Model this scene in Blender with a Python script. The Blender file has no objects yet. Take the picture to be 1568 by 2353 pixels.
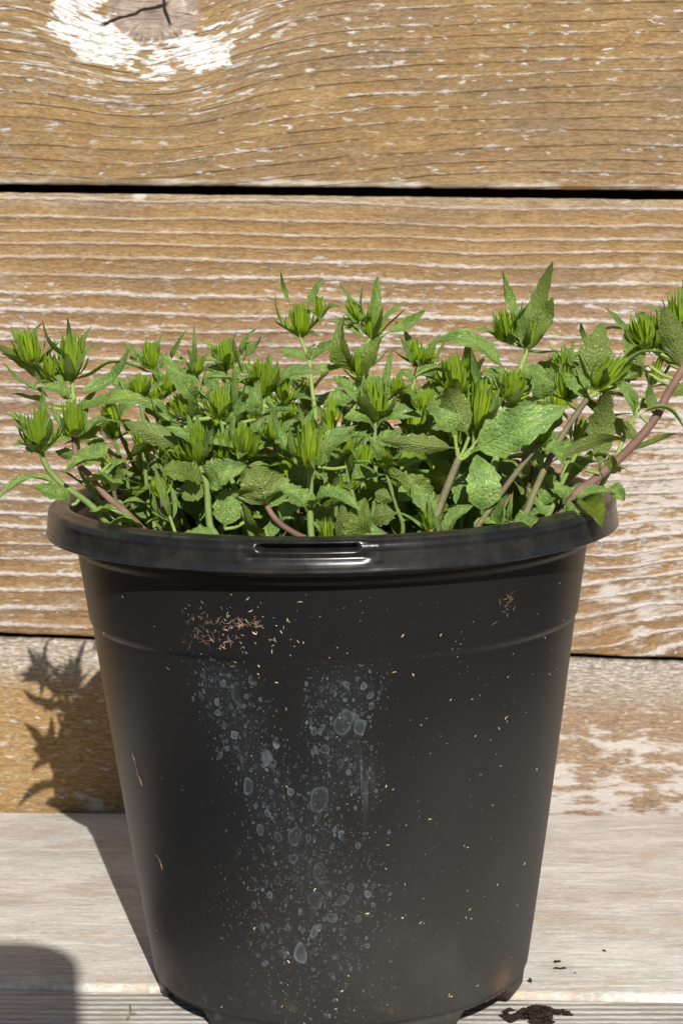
import bpy, bmesh, math, random
import numpy as np
from mathutils import Vector, Matrix, noise as mnoise
random.seed(7); rng = np.random.RandomState(7)
scene = bpy.context.scene
COL = scene.collection
R = math.radians
CM = 0.01

# ------------------------------------------------------------------ camera
F_PX, CAM_D, CAM_H, PITCH = 5067.5, 65.344, 24.175, 0.1488      # focal length in picture units of 2352 high; cm; rad
cam_d = bpy.data.cameras.new('camera'); cam = bpy.data.objects.new('camera', cam_d); COL.objects.link(cam)
cam_d.sensor_fit = 'VERTICAL'; cam_d.sensor_height = 36.0; cam_d.lens = F_PX / 2352 * 36.0
cam.location = (0, -CAM_D * CM, CAM_H * CM)
cam.rotation_euler = (math.pi / 2 - PITCH, 0, 0)
cam_d.clip_start = 0.01; cam_d.clip_end = 100
cam_d.dof.use_dof = True; cam_d.dof.focus_distance = 0.60; cam_d.dof.aperture_fstop = 56
scene.camera = cam

# ------------------------------------------------------------------ sky, sun, exposure
SUN_AZ, SUN_EL = 7.5, 33.5                                      # degrees right of the camera axis, above horizon
w = bpy.data.worlds.new('World'); scene.world = w; w.use_nodes = True
nt = w.node_tree; nt.nodes.clear()
sky = nt.nodes.new('ShaderNodeTexSky'); sky.sky_type = 'NISHITA'; sky.sun_disc = False
sky.sun_elevation = R(SUN_EL); sky.sun_rotation = R(180 - SUN_AZ)
bg = nt.nodes.new('ShaderNodeBackground'); bg.inputs['Strength'].default_value = 0.05
wo = nt.nodes.new('ShaderNodeOutputWorld')
nt.links.new(sky.outputs[0], bg.inputs[0]); nt.links.new(bg.outputs[0], wo.inputs[0])
sun_d = bpy.data.lights.new('sun', 'SUN'); sun_d.energy = 4.6; sun_d.angle = R(0.35); sun_d.color = (1.0, 0.955, 0.895)
sun = bpy.data.objects.new('sun', sun_d); COL.objects.link(sun)
a, e = R(SUN_AZ), R(SUN_EL)
SUN_DIR = Vector((-math.sin(a) * math.cos(e), math.cos(a) * math.cos(e), -math.sin(e)))
sun.rotation_euler = SUN_DIR.to_track_quat('-Z', 'Y').to_euler()
sun.location = tuple(-SUN_DIR * 3)
vs = scene.view_settings
vs.view_transform = 'Standard'; vs.look = 'None'; vs.gamma = 1.0; vs.exposure = 0.15; vs.use_curve_mapping = False

# ------------------------------------------------------------------ helpers
cp, sp = math.cos(PITCH), math.sin(PITCH)
FW = Vector((0, cp, -sp)); UP = Vector((0, sp, cp)); RT = Vector((1, 0, 0)); CAMP = Vector((0, -CAM_D, CAM_H))
def at(px, py, Y):
    """world point (cm) seen at a place of the photograph, at depth Y"""
    d = FW + RT * ((px - 784) / F_PX) - UP * ((py - 1176) / F_PX)
    return CAMP + d * ((Y - CAMP.y) / d.y)
def at_floor(px, py, Z=0.0):
    d = FW + RT * ((px - 784) / F_PX) - UP * ((py - 1176) / F_PX)
    return CAMP + d * ((Z - CAMP.z) / d.z)
def tag(o, label=None, cat=None, group=None, kind=None):
    for k, v in (('label', label), ('category', cat), ('group', group), ('kind', kind)):
        if v: o[k] = v
    return o
def empty(name, loc=(0, 0, 0)):
    o = bpy.data.objects.new(name, None); COL.objects.link(o); o.location = loc; o.empty_display_size = 0.01
    return o
def mesh_obj(name, verts, faces, mat, parent=None, uvs=None, smooth=True, cm=True):
    me = bpy.data.meshes.new(name)
    if cm: verts = [(v[0] * CM, v[1] * CM, v[2] * CM) for v in verts]
    me.from_pydata(verts, [], faces)
    if uvs is not None:
        ul = me.uv_layers.new(name='UVMap')
        idx = np.empty(len(me.loops), dtype=np.int32); me.loops.foreach_get('vertex_index', idx)
        ul.data.foreach_set('uv', np.asarray(uvs, dtype=np.float32)[idx].ravel())
    if smooth: me.polygons.foreach_set('use_smooth', [True] * len(me.polygons))
    if mat: me.materials.append(mat)
    me.update()
    o = bpy.data.objects.new(name, me); COL.objects.link(o)
    if parent: o.parent = parent
    return o

# ---- small expression layer over shader nodes
class E_:
    def __init__(s, g, sock): s.g = g; s.s = sock
    def _m(s, op, b=None, c=None, clamp=False):
        n = s.g.t.nodes.new('ShaderNodeMath'); n.operation = op; n.use_clamp = clamp
        for i, x in enumerate((s, b, c)):
            if x is None: continue
            if isinstance(x, E_): s.g.t.links.new(x.s, n.inputs[i])
            else: n.inputs[i].default_value = x
        return E_(s.g, n.outputs[0])
    def __add__(s, b): return s._m('ADD', b)
    __radd__ = __add__
    def __sub__(s, b): return s._m('SUBTRACT', b)
    def __rsub__(s, b): return (s * -1.0) + b
    def __mul__(s, b): return s._m('MULTIPLY', b)
    __rmul__ = __mul__
    def __truediv__(s, b): return s._m('DIVIDE', b)
    def __pow__(s, b): return s._m('POWER', b)
    def frac(s): return s._m('FRACT')
    def floor(s): return s._m('FLOOR')
    def abs(s): return s._m('ABSOLUTE')
    def exp(s): return s._m('EXPONENT')
    def sin(s): return s._m('SINE')
    def sqrt(s): return s._m('SQRT')
    def sat(s): return s._m('ADD', 0.0, clamp=True)
    def max(s, b): return s._m('MAXIMUM', b)
    def min(s, b): return s._m('MINIMUM', b)
    def atan2(s, b): return s._m('ARCTAN2', b)
    def ss(s, lo, hi):
        n = s.g.t.nodes.new('ShaderNodeMapRange'); n.interpolation_type = 'SMOOTHSTEP'
        s.g.t.links.new(s.s, n.inputs[0]); n.inputs[1].default_value = lo; n.inputs[2].default_value = hi
        return E_(s.g, n.outputs[0])
class G:
    def __init__(s, name):
        s.mat = bpy.data.materials.new(name); s.mat.use_nodes = True; s.t = s.mat.node_tree; s.t.nodes.clear()
        s.out = s.t.nodes.new('ShaderNodeOutputMaterial')
    def new(s, ty, **kw):
        n = s.t.nodes.new(ty)
        for k, v in kw.items(): setattr(n, k, v)
        return n
    def link(s, a, b): s.t.links.new(a.s if isinstance(a, E_) else a, b)
    def put(s, inp, v):
        if isinstance(v, E_) or isinstance(v, bpy.types.NodeSocket): s.link(v, inp)
        elif isinstance(v, (tuple, list)) and len(v) == 3 and inp.type == 'RGBA': inp.default_value = (*v, 1)
        else: inp.default_value = v
    def obj_cm(s):
        tc = s.new('ShaderNodeTexCoord'); sx = s.new('ShaderNodeSeparateXYZ'); s.t.links.new(tc.outputs['Object'], sx.inputs[0])
        return [E_(s, sx.outputs[i]) * 100.0 for i in range(3)]
    def uv(s):
        tc = s.new('ShaderNodeTexCoord'); sx = s.new('ShaderNodeSeparateXYZ'); s.t.links.new(tc.outputs['UV'], sx.inputs[0])
        return E_(s, sx.outputs[0]), E_(s, sx.outputs[1])
    def xyz(s, x, y, z=0.0):
        n = s.new('ShaderNodeCombineXYZ')
        for i, v in enumerate((x, y, z)): s.put(n.inputs[i], v)
        return n.outputs[0]
    def noise(s, vec, scale=1.0, detail=3.0, rough=0.55, dist=0.0):
        n = s.new('ShaderNodeTexNoise'); s.t.links.new(vec, n.inputs['Vector'])
        n.inputs['Scale'].default_value = scale; n.inputs['Detail'].default_value = detail
        n.inputs['Roughness'].default_value = rough; n.inputs['Distortion'].default_value = dist
        return E_(s, n.outputs[0])
    def voro(s, vec, scale=1.0, feature='F1', rnd=1.0):
        n = s.new('ShaderNodeTexVoronoi'); n.feature = feature; s.t.links.new(vec, n.inputs['Vector'])
        n.inputs['Scale'].default_value = scale; n.inputs['Randomness'].default_value = rnd
        sx = s.new('ShaderNodeSeparateXYZ')
        if feature != 'DISTANCE_TO_EDGE': s.t.links.new(n.outputs['Color'], sx.inputs[0])
        return E_(s, n.outputs['Distance']), E_(s, sx.outputs[0]), E_(s, sx.outputs[1])
    def mix(s, f, a, b):
        n = s.new('ShaderNodeMix'); n.data_type = 'RGBA'; n.clamp_factor = True
        s.put(n.inputs[0], f); s.put(n.inputs[6], a); s.put(n.inputs[7], b)
        return n.outputs[2]
    def scale_col(s, c, f):
        n = s.new('ShaderNodeMix'); n.data_type = 'RGBA'; n.blend_type = 'MULTIPLY'; n.inputs[0].default_value = 1.0
        s.put(n.inputs[6], c); cc = s.new('ShaderNodeCombineColor')
        for i in range(3): s.put(cc.inputs[i], f)
        s.t.links.new(cc.outputs[0], n.inputs[7]); return n.outputs[2]
    def rnd(s):
        n = s.new('ShaderNodeObjectInfo'); return E_(s, n.outputs['Random'])
    def bump(s, h, dist, strength=1.0):
        n = s.new('ShaderNodeBump'); s.put(n.inputs['Height'], h); n.inputs['Distance'].default_value = dist
        n.inputs['Strength'].default_value = strength; return n.outputs[0]
    def princ(s, col, rough, normal=None, spec=0.5):
        n = s.new('ShaderNodeBsdfPrincipled'); s.put(n.inputs['Base Color'], col); s.put(n.inputs['Roughness'], rough)
        s.put(n.inputs['Specular IOR Level'], spec)
        if normal is not None: s.t.links.new(normal, n.inputs['Normal'])
        return n
    def done(s, sh): s.t.links.new(sh, s.out.inputs['Surface']); return s.mat

# ------------------------------------------------------------------ wood materials (object coordinates in cm)
TAN = (0.30, 0.190, 0.082); TAN_D = (0.19, 0.112, 0.048); TAN_GREY = (0.27, 0.190, 0.112); LINE = (0.095, 0.058, 0.025)
WHITE = (0.68, 0.645, 0.59); GREYW = (0.42, 0.37, 0.30)
def band(g, x, lo, hi, soft):     # 1 between lo and hi
    return x.ss(lo - soft, lo + soft) * (1.0 - x.ss(hi - soft, hi + soft))
def gauss(x, cx, sx, y=None, cy=0, sy=1):
    u = (x - cx) / sx; q = u * u
    if y is not None:
        v = (y - cy) / sy; q = q + v * v
    return (q * -1.0).exp()

def grit(g, c, x, gr, seed, lo=0.62, hi=1.42):
    a_ = g.noise(g.xyz(x * 4.2, gr * 15.0, seed), 1.0, 4.0, 0.75)
    b_ = g.noise(g.xyz(x * 1.3, gr * 8.0, seed + 3.0), 1.0, 4.0, 0.7)
    f = (a_ * 0.6 + b_ * 0.4).ss(0.30, 0.70) * (hi - lo) + lo
    return g.scale_col(c, f), a_
def wood_upper():
    g = G('weathered_plank_upper'); x, y, z = g.obj_cm()
    KX, KZ = -6.95, 30.40
    low = g.noise(g.xyz(x * 0.13, z * 0.5), 1.0, 2.0)
    sag = gauss(x, KX, 3.6) * (((KZ - z) * -0.27).exp()) * 2.2
    gr = z + sag + x * -0.035 + gauss(x, 5.0, 6.0) * -0.25 + (low - 0.5) * 0.55
    ph = gr / 0.52 + (g.noise(g.xyz(gr * 0.6, 3.1), 1.0, 2.0) - 0.5) * 1.5
    fr = ph.frac(); idn = ph.floor()
    wob = g.noise(g.xyz(x * 0.5, ph * 1.5), 1.0, 3.0)
    line = (1.0 - fr.ss(0.02, 0.15)) * fr.ss(-0.01, 0.02) * (0.25 + wob.ss(0.35, 0.6) * 0.75)
    fib = g.noise(g.xyz(x * 1.1, gr * 13.0), 1.0, 4.0, 0.65)
    fib2 = g.noise(g.xyz(x * 4.0, gr * 14.0, 5.0), 1.0, 3.0, 0.7)
    patch = g.noise(g.xyz(x * 0.09, z * 0.25, 2.0), 1.0, 2.0)
    c = g.mix(patch.ss(0.35, 0.65) * 0.8, TAN, TAN_GREY)
    c = g.mix(gauss(x, -8.0, 5.0) * gauss(z, 29.0, 3.0) * 0.7, c, (0.37, 0.245, 0.095))
    c = g.mix((fr.ss(0.2, 1.0)) * 0.35 + fib.ss(0.45, 0.75) * 0.5, c, TAN_D)
    c = g.mix((fib2.ss(0.55, 0.72)) * 0.38, c, (0.55, 0.40, 0.24))
    c = g.mix(line * 0.85, c, LINE)
    # paint left in the grain: dashes above the dark lines, and loose flecks
    dash = g.noise(g.xyz(x * 0.22, idn * 7.31), 1.0, 2.0, 0.6)
    dash2 = g.noise(g.xyz(x * 1.7, ph * 2.5, 8.0), 1.0, 3.0, 0.6)
    rag = fr + (g.noise(g.xyz(x * 3.5, gr * 9.0, 17.0), 1.0, 3.0, 0.7) - 0.5) * 0.45
    paint = band(g, rag, 0.07, 0.21, 0.06) * dash.ss(0.48, 0.62) * dash2.ss(0.40, 0.56) * 0.9
    fleck = g.noise(g.xyz(x * 1.25, z * 4.4, 4.0), 1.0, 3.0, 0.62)
    wear = g.noise(g.xyz(x * 0.16, z * 0.35, 9.0), 1.0, 2.0)
    fleck2 = g.noise(g.xyz(x * 2.6, z * 6.5, 24.0), 1.0, 3.0, 0.7)
    fm = (fleck.ss(0.61, 0.67) * wear.ss(0.30, 0.58)).max(fleck2.ss(0.64, 0.70) * wear.ss(0.36, 0.66) * 0.75)
    fd, fa, fb = g.voro(g.xyz(x * 0.9, z * 1.9, 1.0), 1.0)
    drop = (1.0 - fd.ss(0.10, 0.2)) * fa.ss(0.66, 0.7) * (fleck.ss(0.38, 0.6))
    grey = g.noise(g.xyz(x * 0.8, gr * 3.2, 14.0), 1.0, 4.0, 0.65).ss(0.52, 0.72) * (gauss(x, -12.5, 3.5) * 0.8 + 0.22)
    c = g.mix(grey * 0.7, c, GREYW)
    # knot and the paint around it
    dx = (x - KX); dz = (z - KZ) * 1.05
    wv = g.noise(g.xyz(x * 0.9, z * 0.9, 3.3), 1.0, 3.0)
    rk = (dx * dx / 2.1 + dz * dz).sqrt() + (wv - 0.5) * 0.5
    ang0 = dz.atan2(dx)
    rn = g.noise(g.xyz(x * 0.55, z * 1.5, 7.0), 1.0, 4.0, 0.65)
    aw = (gauss(ang0, -2.55, 0.75).max(gauss(ang0, -0.75, 0.45)).max(gauss(ang0, -1.5, 0.5) * 0.55).max(ang0.ss(0.2, 0.6)))
    halo = band(g, rk + (rn - 0.5) * 2.1, 1.15, 2.55, 0.07) * (g.noise(g.xyz(x * 1.3, gr * 3.6, 6.0), 1.0, 4.0, 0.65) + aw * 0.30).ss(0.60, 0.68)
    tail = band(g, rk + (rn - 0.5) * 2.4, 2.0, 4.2, 0.1) * g.noise(g.xyz(x * 0.7, gr * 6.0, 2.0), 1.0, 3.0, 0.65).ss(0.56, 0.62)
    knot = 1.0 - rk.ss(1.10, 1.22)
    ang = dz.atan2(dx)
    ringk = (rk * 7.0 + wv * 1.5).sin().ss(0.2, 1.0)
    rad = g.noise(g.xyz(ang * 7.5, rk * 0.5), 1.0, 2.0, 0.5)
    kc = g.mix(ringk * 0.5, (0.40, 0.32, 0.26), (0.24, 0.175, 0.135))
    kc = g.mix(rad.ss(0.60, 0.66) * 0.7 * rk.ss(0.35, 0.7), kc, (0.10, 0.065, 0.042))
    kc = g.mix(gauss(x, KX, 0.5, z, KZ - 0.25, 0.35) * 0.45, kc, (0.17, 0.12, 0.09))
    kc, kg_ = grit(g, kc, x * 0.6, z * 0.35, 81.0, 0.6, 1.35)
    kp = g.noise(g.xyz(ang * 6.0, rk * 3.0, 3.0), 1.0, 3.0, 0.6).ss(0.55, 0.62) * rk.ss(0.6, 1.0)
    crA = ((z - (KZ + 0.14) - (x - KX) * 0.33 + (wv - 0.5) * 0.5).abs()).ss(0.025, 0.085)
    crA = 1.0 - (1.0 - crA) * band(g, x, KX - 1.9, KX + 0.55, 0.15)
    crB = ((x - (KX + 0.50) - (KZ - z) * 0.14 + (wv - 0.5) * 0.3).abs()).ss(0.02, 0.085)
    crB = 1.0 - (1.0 - crB) * band(g, z, KZ - 0.55, KZ + 0.8, 0.15)
    crack = 1.0 - crA * crB
    allp = (paint.max(fm * 0.9).max(drop * 0.95)) * (1.0 - knot) * (1.0 - rk.ss(3.0, 1.4))
    hg = g.noise(g.xyz(x * 2.2, gr * 6.0, 66.0), 1.0, 3.0, 0.7).ss(0.36, 0.52)
    allp = allp.max(halo * (0.35 + hg * 0.62)).max(tail * 0.85)
    # bare worn lower edge
    ed = z + x * 0.0096 - 23.98
    edge = (1.0 - (ed + (fib - 0.5) * 0.5).ss(0.12, 0.26)) * (0.45 + fleck.ss(0.42, 0.6) * 0.55)
    ec = g.mix(g.noise(g.xyz(x * 0.35, z * 2.0, 11.0), 1.0, 3.0).ss(0.42, 0.58), (0.20, 0.16, 0.12), (0.58, 0.54, 0.49))
    ec = g.mix(g.noise(g.xyz(x * 0.3, 0.0, 21.0), 1.0, 1.0).ss(0.60, 0.66), ec, (0.25, 0.13, 0.06))
    tone = g.noise(g.xyz(x * 0.22, gr * 0.9, 91.0), 1.0, 3.0, 0.6)
    c = g.mix(tone.ss(0.48, 0.70) * 0.55, c, (0.21, 0.155, 0.105)); c = g.mix((1.0 - tone.ss(0.30, 0.50)) * 0.5, c, (0.38, 0.255, 0.12))
    c, gt_ = grit(g, c, x, gr, 3.0, 0.52, 1.5)
    c = g.mix(allp, c, g.mix(gt_.ss(0.3, 0.7), (0.46, 0.435, 0.41), (0.74, 0.725, 0.71)))
    c = g.mix(halo * hg * 0.8, c, (0.86, 0.85, 0.83)); c = g.mix(knot, c, kc); c = g.mix(knot * kp * 0.9, c, (0.66, 0.60, 0.52))
    c = g.mix(crack, c, (0.02, 0.014, 0.01))
    c = g.mix(edge * 0.85, c, ec)
    h = fib * 0.5 + fib2 * 0.35 - line * 1.3 + allp * 0.5 - crack * 4.0 - knot * (ringk * 0.3 + rad.ss(0.5, 0.65) * 0.4)
    return g.done(g.princ(c, 0.78, g.bump(h, 0.0006, 0.55), 0.25).outputs[0])

def wood_middle():
    g = G('weathered_plank_middle'); x, y, z = g.obj_cm()
    low = g.noise(g.xyz(x * 0.12, z * 0.4, 31.0), 1.0, 2.0)
    swirl = gauss(x, 13.0, 4.6, z, 8.6, 2.9)
    gr = z + x * 0.019 + (low - 0.5) * 0.5 + swirl * ((x - 9.0) * -0.20 + (low - 0.5) * 1.4)
    # a slow arc low on the right
    ph = gr / 0.60 + (g.noise(g.xyz(gr * 0.5, 13.1), 1.0, 2.0) - 0.5) * 1.6
    fr = ph.frac(); idn = ph.floor()
    fib = g.noise(g.xyz(x * 0.9, gr * 12.0, 2.0), 1.0, 4.0, 0.65)
    fib2 = g.noise(g.xyz(x * 3.6, gr * 13.0, 7.0), 1.0, 3.0, 0.7)
    patch = g.noise(g.xyz(x * 0.1, z * 0.22, 22.0), 1.0, 2.0)
    c = g.mix(patch.ss(0.35, 0.65), (0.295, 0.178, 0.078), (0.30, 0.195, 0.112))
    c = g.mix(z.ss(18.0, 22.5) * 0.6, c, (0.31, 0.20, 0.078))
    c = g.mix(fr.ss(0.15, 0.8) * (1.0 - fr.ss(0.8, 1.0)) * 0.55 + fib.ss(0.45, 0.75) * 0.45, c, (0.185, 0.105, 0.044))
    c = g.mix(fib2.ss(0.55, 0.72) * 0.35, c, (0.52, 0.36, 0.21))
    # raised ridges keep the paint
    amt = g.noise(g.xyz(x * 0.11, z * 0.17, 40.0), 1.0, 2.0)
    dash = g.noise(g.xyz(x * 0.26, idn * 5.17, 3.0), 1.0, 3.0, 0.65)
    dash2 = g.noise(g.xyz(x * 1.9, ph * 3.0, 8.0), 1.0, 3.0, 0.6)
    rag = (g.noise(g.xyz(x * 3.0, gr * 8.0, 17.0), 1.0, 3.0, 0.7) - 0.5) * 0.5
    rr_ = fr + rag
    ridge = band(g, rr_, -0.13, 0.12, 0.08).max(band(g, rr_, 0.88, 1.2, 0.08))
    lav = z.ss(5.5, 12.0) * (1.0 - z.ss(19.5, 22.5)) * 0.16 + x.ss(3.0, 12.0) * (1.0 - z.ss(11.5, 17.0)) * 0.13 - 0.07 + (amt - 0.5) * 0.35
    paint = ridge * (dash + lav).ss(0.42, 0.60) * (dash2 + lav * 0.6).ss(0.34, 0.58)
    rg2 = fr + rag * 0.45
    core = band(g, rg2, -0.10, 0.09, 0.07).max(band(g, rg2, 0.91, 1.2, 0.07))
    pale = core * (0.35 + dash.ss(0.35, 0.6) * 0.5) * (0.55 + dash2.ss(0.3, 0.6) * 0.5)
    
    fleck = g.noise(g.xyz(x * 0.9, gr * 3.4, 44.0), 1.0, 4.0, 0.65)
    fleck2 = g.noise(g.xyz(x * 2.4, gr * 6.0, 46.0), 1.0, 3.0, 0.7)
    fm = (fleck + lav * 0.6).ss(0.61, 0.69).max((fleck2 + lav * 0.5).ss(0.62, 0.69) * 0.75)
    big = (g.noise(g.xyz(x * 0.55, gr * 1.7, 47.0), 1.0, 4.0, 0.62) + swirl * 0.10).ss(0.57, 0.74) * swirl.ss(0.2, 0.6)
    fd, fa, fb = g.voro(g.xyz(x * 0.42, z * 0.8, 6.0), 1.0)
    drop = (1.0 - fd.ss(0.07, 0.14)) * fa.ss(0.72, 0.75)
    grey = g.noise(g.xyz(x * 0.5, gr * 1.6, 55.0), 1.0, 4.0, 0.6).ss(0.50, 0.7)
    c = g.mix(grey * (x.ss(4.0, 14.0) * 0.5 + (1.0 - x.ss(-13.0, -8.0)) * 0.35 + 0.1), c, (0.46, 0.38, 0.30))
    allp = (paint * 0.92).max(fm * 0.8).max(drop * 0.85).max(big * 0.95)
    top = (z + x * 0.0096 + (fib - 0.5) * 0.4).ss(23.0, 23.35)
    c = g.mix(top * 0.55, c, g.mix(fib.ss(0.4, 0.65), (0.25, 0.19, 0.13), (0.45, 0.39, 0.31)))
    ph_col = g.mix(g.noise(g.xyz(x * 2.5, gr * 7.0, 61.0), 1.0, 2.0), (0.47, 0.42, 0.38), (0.70, 0.68, 0.66))
    tone = g.noise(g.xyz(x * 0.2, gr * 0.8, 93.0), 1.0, 3.0, 0.6)
    c = g.mix(tone.ss(0.48, 0.70) * 0.5, c, (0.20, 0.145, 0.10)); c = g.mix((1.0 - tone.ss(0.30, 0.50)) * 0.45, c, (0.37, 0.24, 0.115))
    c, gt_ = grit(g, c, x, gr, 33.0, 0.52, 1.5)
    c = g.mix(pale * 0.85, c, (0.53, 0.45, 0.38))
    c = g.mix(allp * (0.6 + gt_ * 0.6), c, ph_col)
    h = fib * 0.5 + fib2 * 0.3 + ridge * 1.5 + allp * 0.5
    return g.done(g.princ(c, 0.78, g.bump(h, 0.0007, 0.6), 0.25).outputs[0])

def wood_lower():
    g = G('weathered_plank_lower'); x, y, z = g.obj_cm()
    low = g.noise(g.xyz(x * 0.14, z * 0.4, 71.0), 1.0, 2.0)
    gr = z + x * 0.03 + (low - 0.5) * 0.9
    ph = gr / 0.5; fr = ph.frac()
    fib = g.noise(g.xyz(x * 0.9, gr * 9.0, 72.0), 1.0, 4.0, 0.65)
    fib2 = g.noise(g.xyz(x * 3.6, gr * 12.0, 77.0), 1.0, 3.0, 0.7)
    c = g.mix(x.ss(0.0, 8.0), (0.31, 0.20, 0.085), (0.27, 0.19, 0.125))
    c = g.mix(fib.ss(0.42, 0.75) * 0.6, c, (0.20, 0.12, 0.055))
    c = g.mix(fib2.ss(0.52, 0.72) * 0.4, c, (0.55, 0.44, 0.32))
    top = (z + x * 0.036 + (fib - 0.5) * 2.0).ss(4.0, 5.6)
    c = g.mix(top * 0.75, c, g.mix(fib2.ss(0.4, 0.62), (0.25, 0.22, 0.185), (0.48, 0.45, 0.40)))
    f1 = g.noise(g.xyz(x * 0.55, gr * 2.0, 74.0), 1.0, 4.0, 0.62)
    wr = x.ss(2.0, 10.0) * (1.0 - z.ss(2.5, 4.2)) * 0.13 + (1.0 - z.ss(0.6, 2.2)) * 0.06
    fm = (f1 + wr).ss(0.60, 0.73)
    f2 = g.noise(g.xyz(x * 1.6, gr * 5.5, 78.0), 1.0, 3.0, 0.62).ss(0.60, 0.67)
    c, gt_ = grit(g, c, x, gr, 53.0, 0.5, 1.5)
    c = g.mix((fm * 0.85).max(f2 * 0.7) * (0.5 + gt_ * 0.7), c, g.mix(fib2, (0.46, 0.42, 0.38), (0.70, 0.68, 0.66)))
    h = fib * 0.6 + fib2 * 0.3 + fm * 0.5
    return g.done(g.princ(c, 0.8, g.bump(h, 0.0006, 0.55), 0.25).outputs[0])

def wood_deck(name, seed, warm, ribs):
    g = G(name); x, y, z = g.obj_cm()
    low = g.noise(g.xyz(x * 0.12, y * 0.25, seed), 1.0, 2.0)
    gr = y + (low - 0.5) * 1.6
    fib = g.noise(g.xyz(x * 0.5, gr * 4.5, seed + 1), 1.0, 4.0, 0.65)
    fib2 = g.noise(g.xyz(x * 2.6, gr * 9.0, seed + 2), 1.0, 3.0, 0.7)
    pat = g.noise(g.xyz(x * 0.22, y * 0.35, seed + 3), 1.0, 3.0, 0.6)
    c = g.mix(pat.ss(0.38, 0.62), (0.69, 0.655, 0.60), (0.58, 0.545, 0.49))
    c = g.mix(pat.ss(0.56, 0.68) * warm, c, (0.56, 0.44, 0.32))
    # a paler strip where something once lay
    c = g.mix(fib.ss(0.48, 0.70) * 0.65, c, (0.40, 0.35, 0.29))
    st = g.noise(g.xyz(x * 0.10, y * 0.22, seed + 7), 1.0, 4.0, 0.65)
    c = g.mix(st.ss(0.52, 0.64) * 0.5 * warm, c, (0.42, 0.33, 0.25)); c = g.mix((1.0 - st.ss(0.36, 0.46)) * 0.45, c, (0.47, 0.46, 0.42))
    c = g.mix(fib2.ss(0.56, 0.70) * 0.5, c, (0.82, 0.79, 0.74))
    wl = g.noise(g.xyz(x * 0.3, gr * 2.2, seed + 5), 1.0, 4.0, 0.6).ss(0.56, 0.66)
    c = g.mix(wl * 0.6, c, (0.82, 0.80, 0.75))
    sd, sa, sb = g.voro(g.xyz(x * 0.5, y * 0.5, seed), 1.0)
    c = g.mix((1.0 - sd.ss(0.05, 0.09)) * sa.ss(0.8, 0.84) * 0.6, c, (0.14, 0.12, 0.10))
    c, gt_ = grit(g, c, x, gr, seed + 9.0, 0.72, 1.24)
    h = fib * 0.7 + fib2 * 0.5
    if ribs:
        rb = ((y + (fib2 - 0.5) * 0.15) * 16.0).sin()
        c = g.mix(rb.ss(0.1, 1.0) * (0.2 + fib.ss(0.4, 0.6) * 0.45), c, (0.34, 0.29, 0.23))
        h = h - rb * 0.7
    return g.done(g.princ(c, 0.8, g.bump(h, 0.0006, 0.5), 0.25).outputs[0])

def plain(name, col, rough=0.8, nscale=300.0, var=0.3, spec=0.3):
    g = G(name); tc = g.new('ShaderNodeTexCoord')
    n = g.noise(tc.outputs['Object'], nscale, 3.0)
    c = g.mix(n.ss(0.3, 0.7), tuple(v * (1 - var) for v in col), tuple(min(1, v * (1 + var)) for v in col))
    return g.done(g.princ(c, rough, g.bump(n, 0.0005, 0.5), spec).outputs[0])

M_UP, M_MID, M_LOW = wood_upper(), wood_middle(), wood_lower()
M_DECK_R = wood_deck('bleached_deck_rear', 3.0, 0.75, False)
M_DECK_F = wood_deck('bleached_deck_front', 43.0, 0.15, True)
M_DARK = plain('gap_shade_black', (0.012, 0.009, 0.007))  # near-black panel colour stands for the shade in the plank gaps

# ------------------------------------------------------------------ the plank wall and the bench deck
def edge_noise(x, seed, amp, chips=0.0):
    v = mnoise.noise(Vector((x * 0.5, seed, 0))) * amp + mnoise.noise(Vector((x * 2.3, seed, 5))) * amp * 0.5
    if chips:
        k = mnoise.noise(Vector((x * 1.1, seed, 9)))
        v += chips * max(0.0, k - 0.32) * 3
    return v
def plank(name, x0, x1, lo, hi, thick, mat, parent, rad=0.18, seed=1.0, axis='Z', chips=0.0, face=0.0, n=420):
    """board running along x; lo(x), hi(x) are its two long edges; rounded front edges.
    axis Z: stands in the wall, front face towards -y.  axis Y: lies flat, face up."""
    prof = []
    for k in range(5):
        t = k / 4 * math.pi / 2
        prof.append((0, rad - rad * math.sin(t), rad - rad * math.cos(t)))      # (which edge, inset along, depth)
    verts, faces = [], []
    m = 0
    for i in range(n + 1):
        x = x0 + (x1 - x0) * i / n
        l = lo(x) + edge_noise(x, seed, 0.035, chips); h = hi(x) - edge_noise(x, seed + 40, 0.035, chips)
        col = [(l, thick)] + [(l + q[1], q[2]) for q in reversed(prof)][0:0]
        seq = [(l, thick), (l, rad)]
        for k in range(1, 5):
            t = k / 4 * math.pi / 2; seq.append((l + rad * (1 - math.cos(t)), rad * (1 - math.sin(t))))
        seq.append(((l + h) / 2, 0))
        for k in range(4, 0, -1):
            t = k / 4 * math.pi / 2; seq.append((h - rad * (1 - math.cos(t)), rad * (1 - math.sin(t))))
        seq += [(h, rad), (h, thick)]
        m = len(seq)
        for (p, d) in seq:
            if axis == 'Z': verts.append((x, face + d, p))
            else: verts.append((x, p, face - d))
    for i in range(n):
        for j in range(m - 1):
            a_, b_, c_, d_ = i * m + j, i * m + j + 1, (i + 1) * m + j + 1, (i + 1) * m + j
            faces.append((a_, d_, c_, b_) if axis == 'Z' else (a_, d_, c_, b_))
        faces.append((i * m + m - 1, (i + 1) * m + m - 1, (i + 1) * m, i * m))
    faces.append(tuple(range(m))); faces.append(tuple(n * m + j for j in reversed(range(m))))
    return mesh_obj(name, verts, faces, mat, parent)

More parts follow.
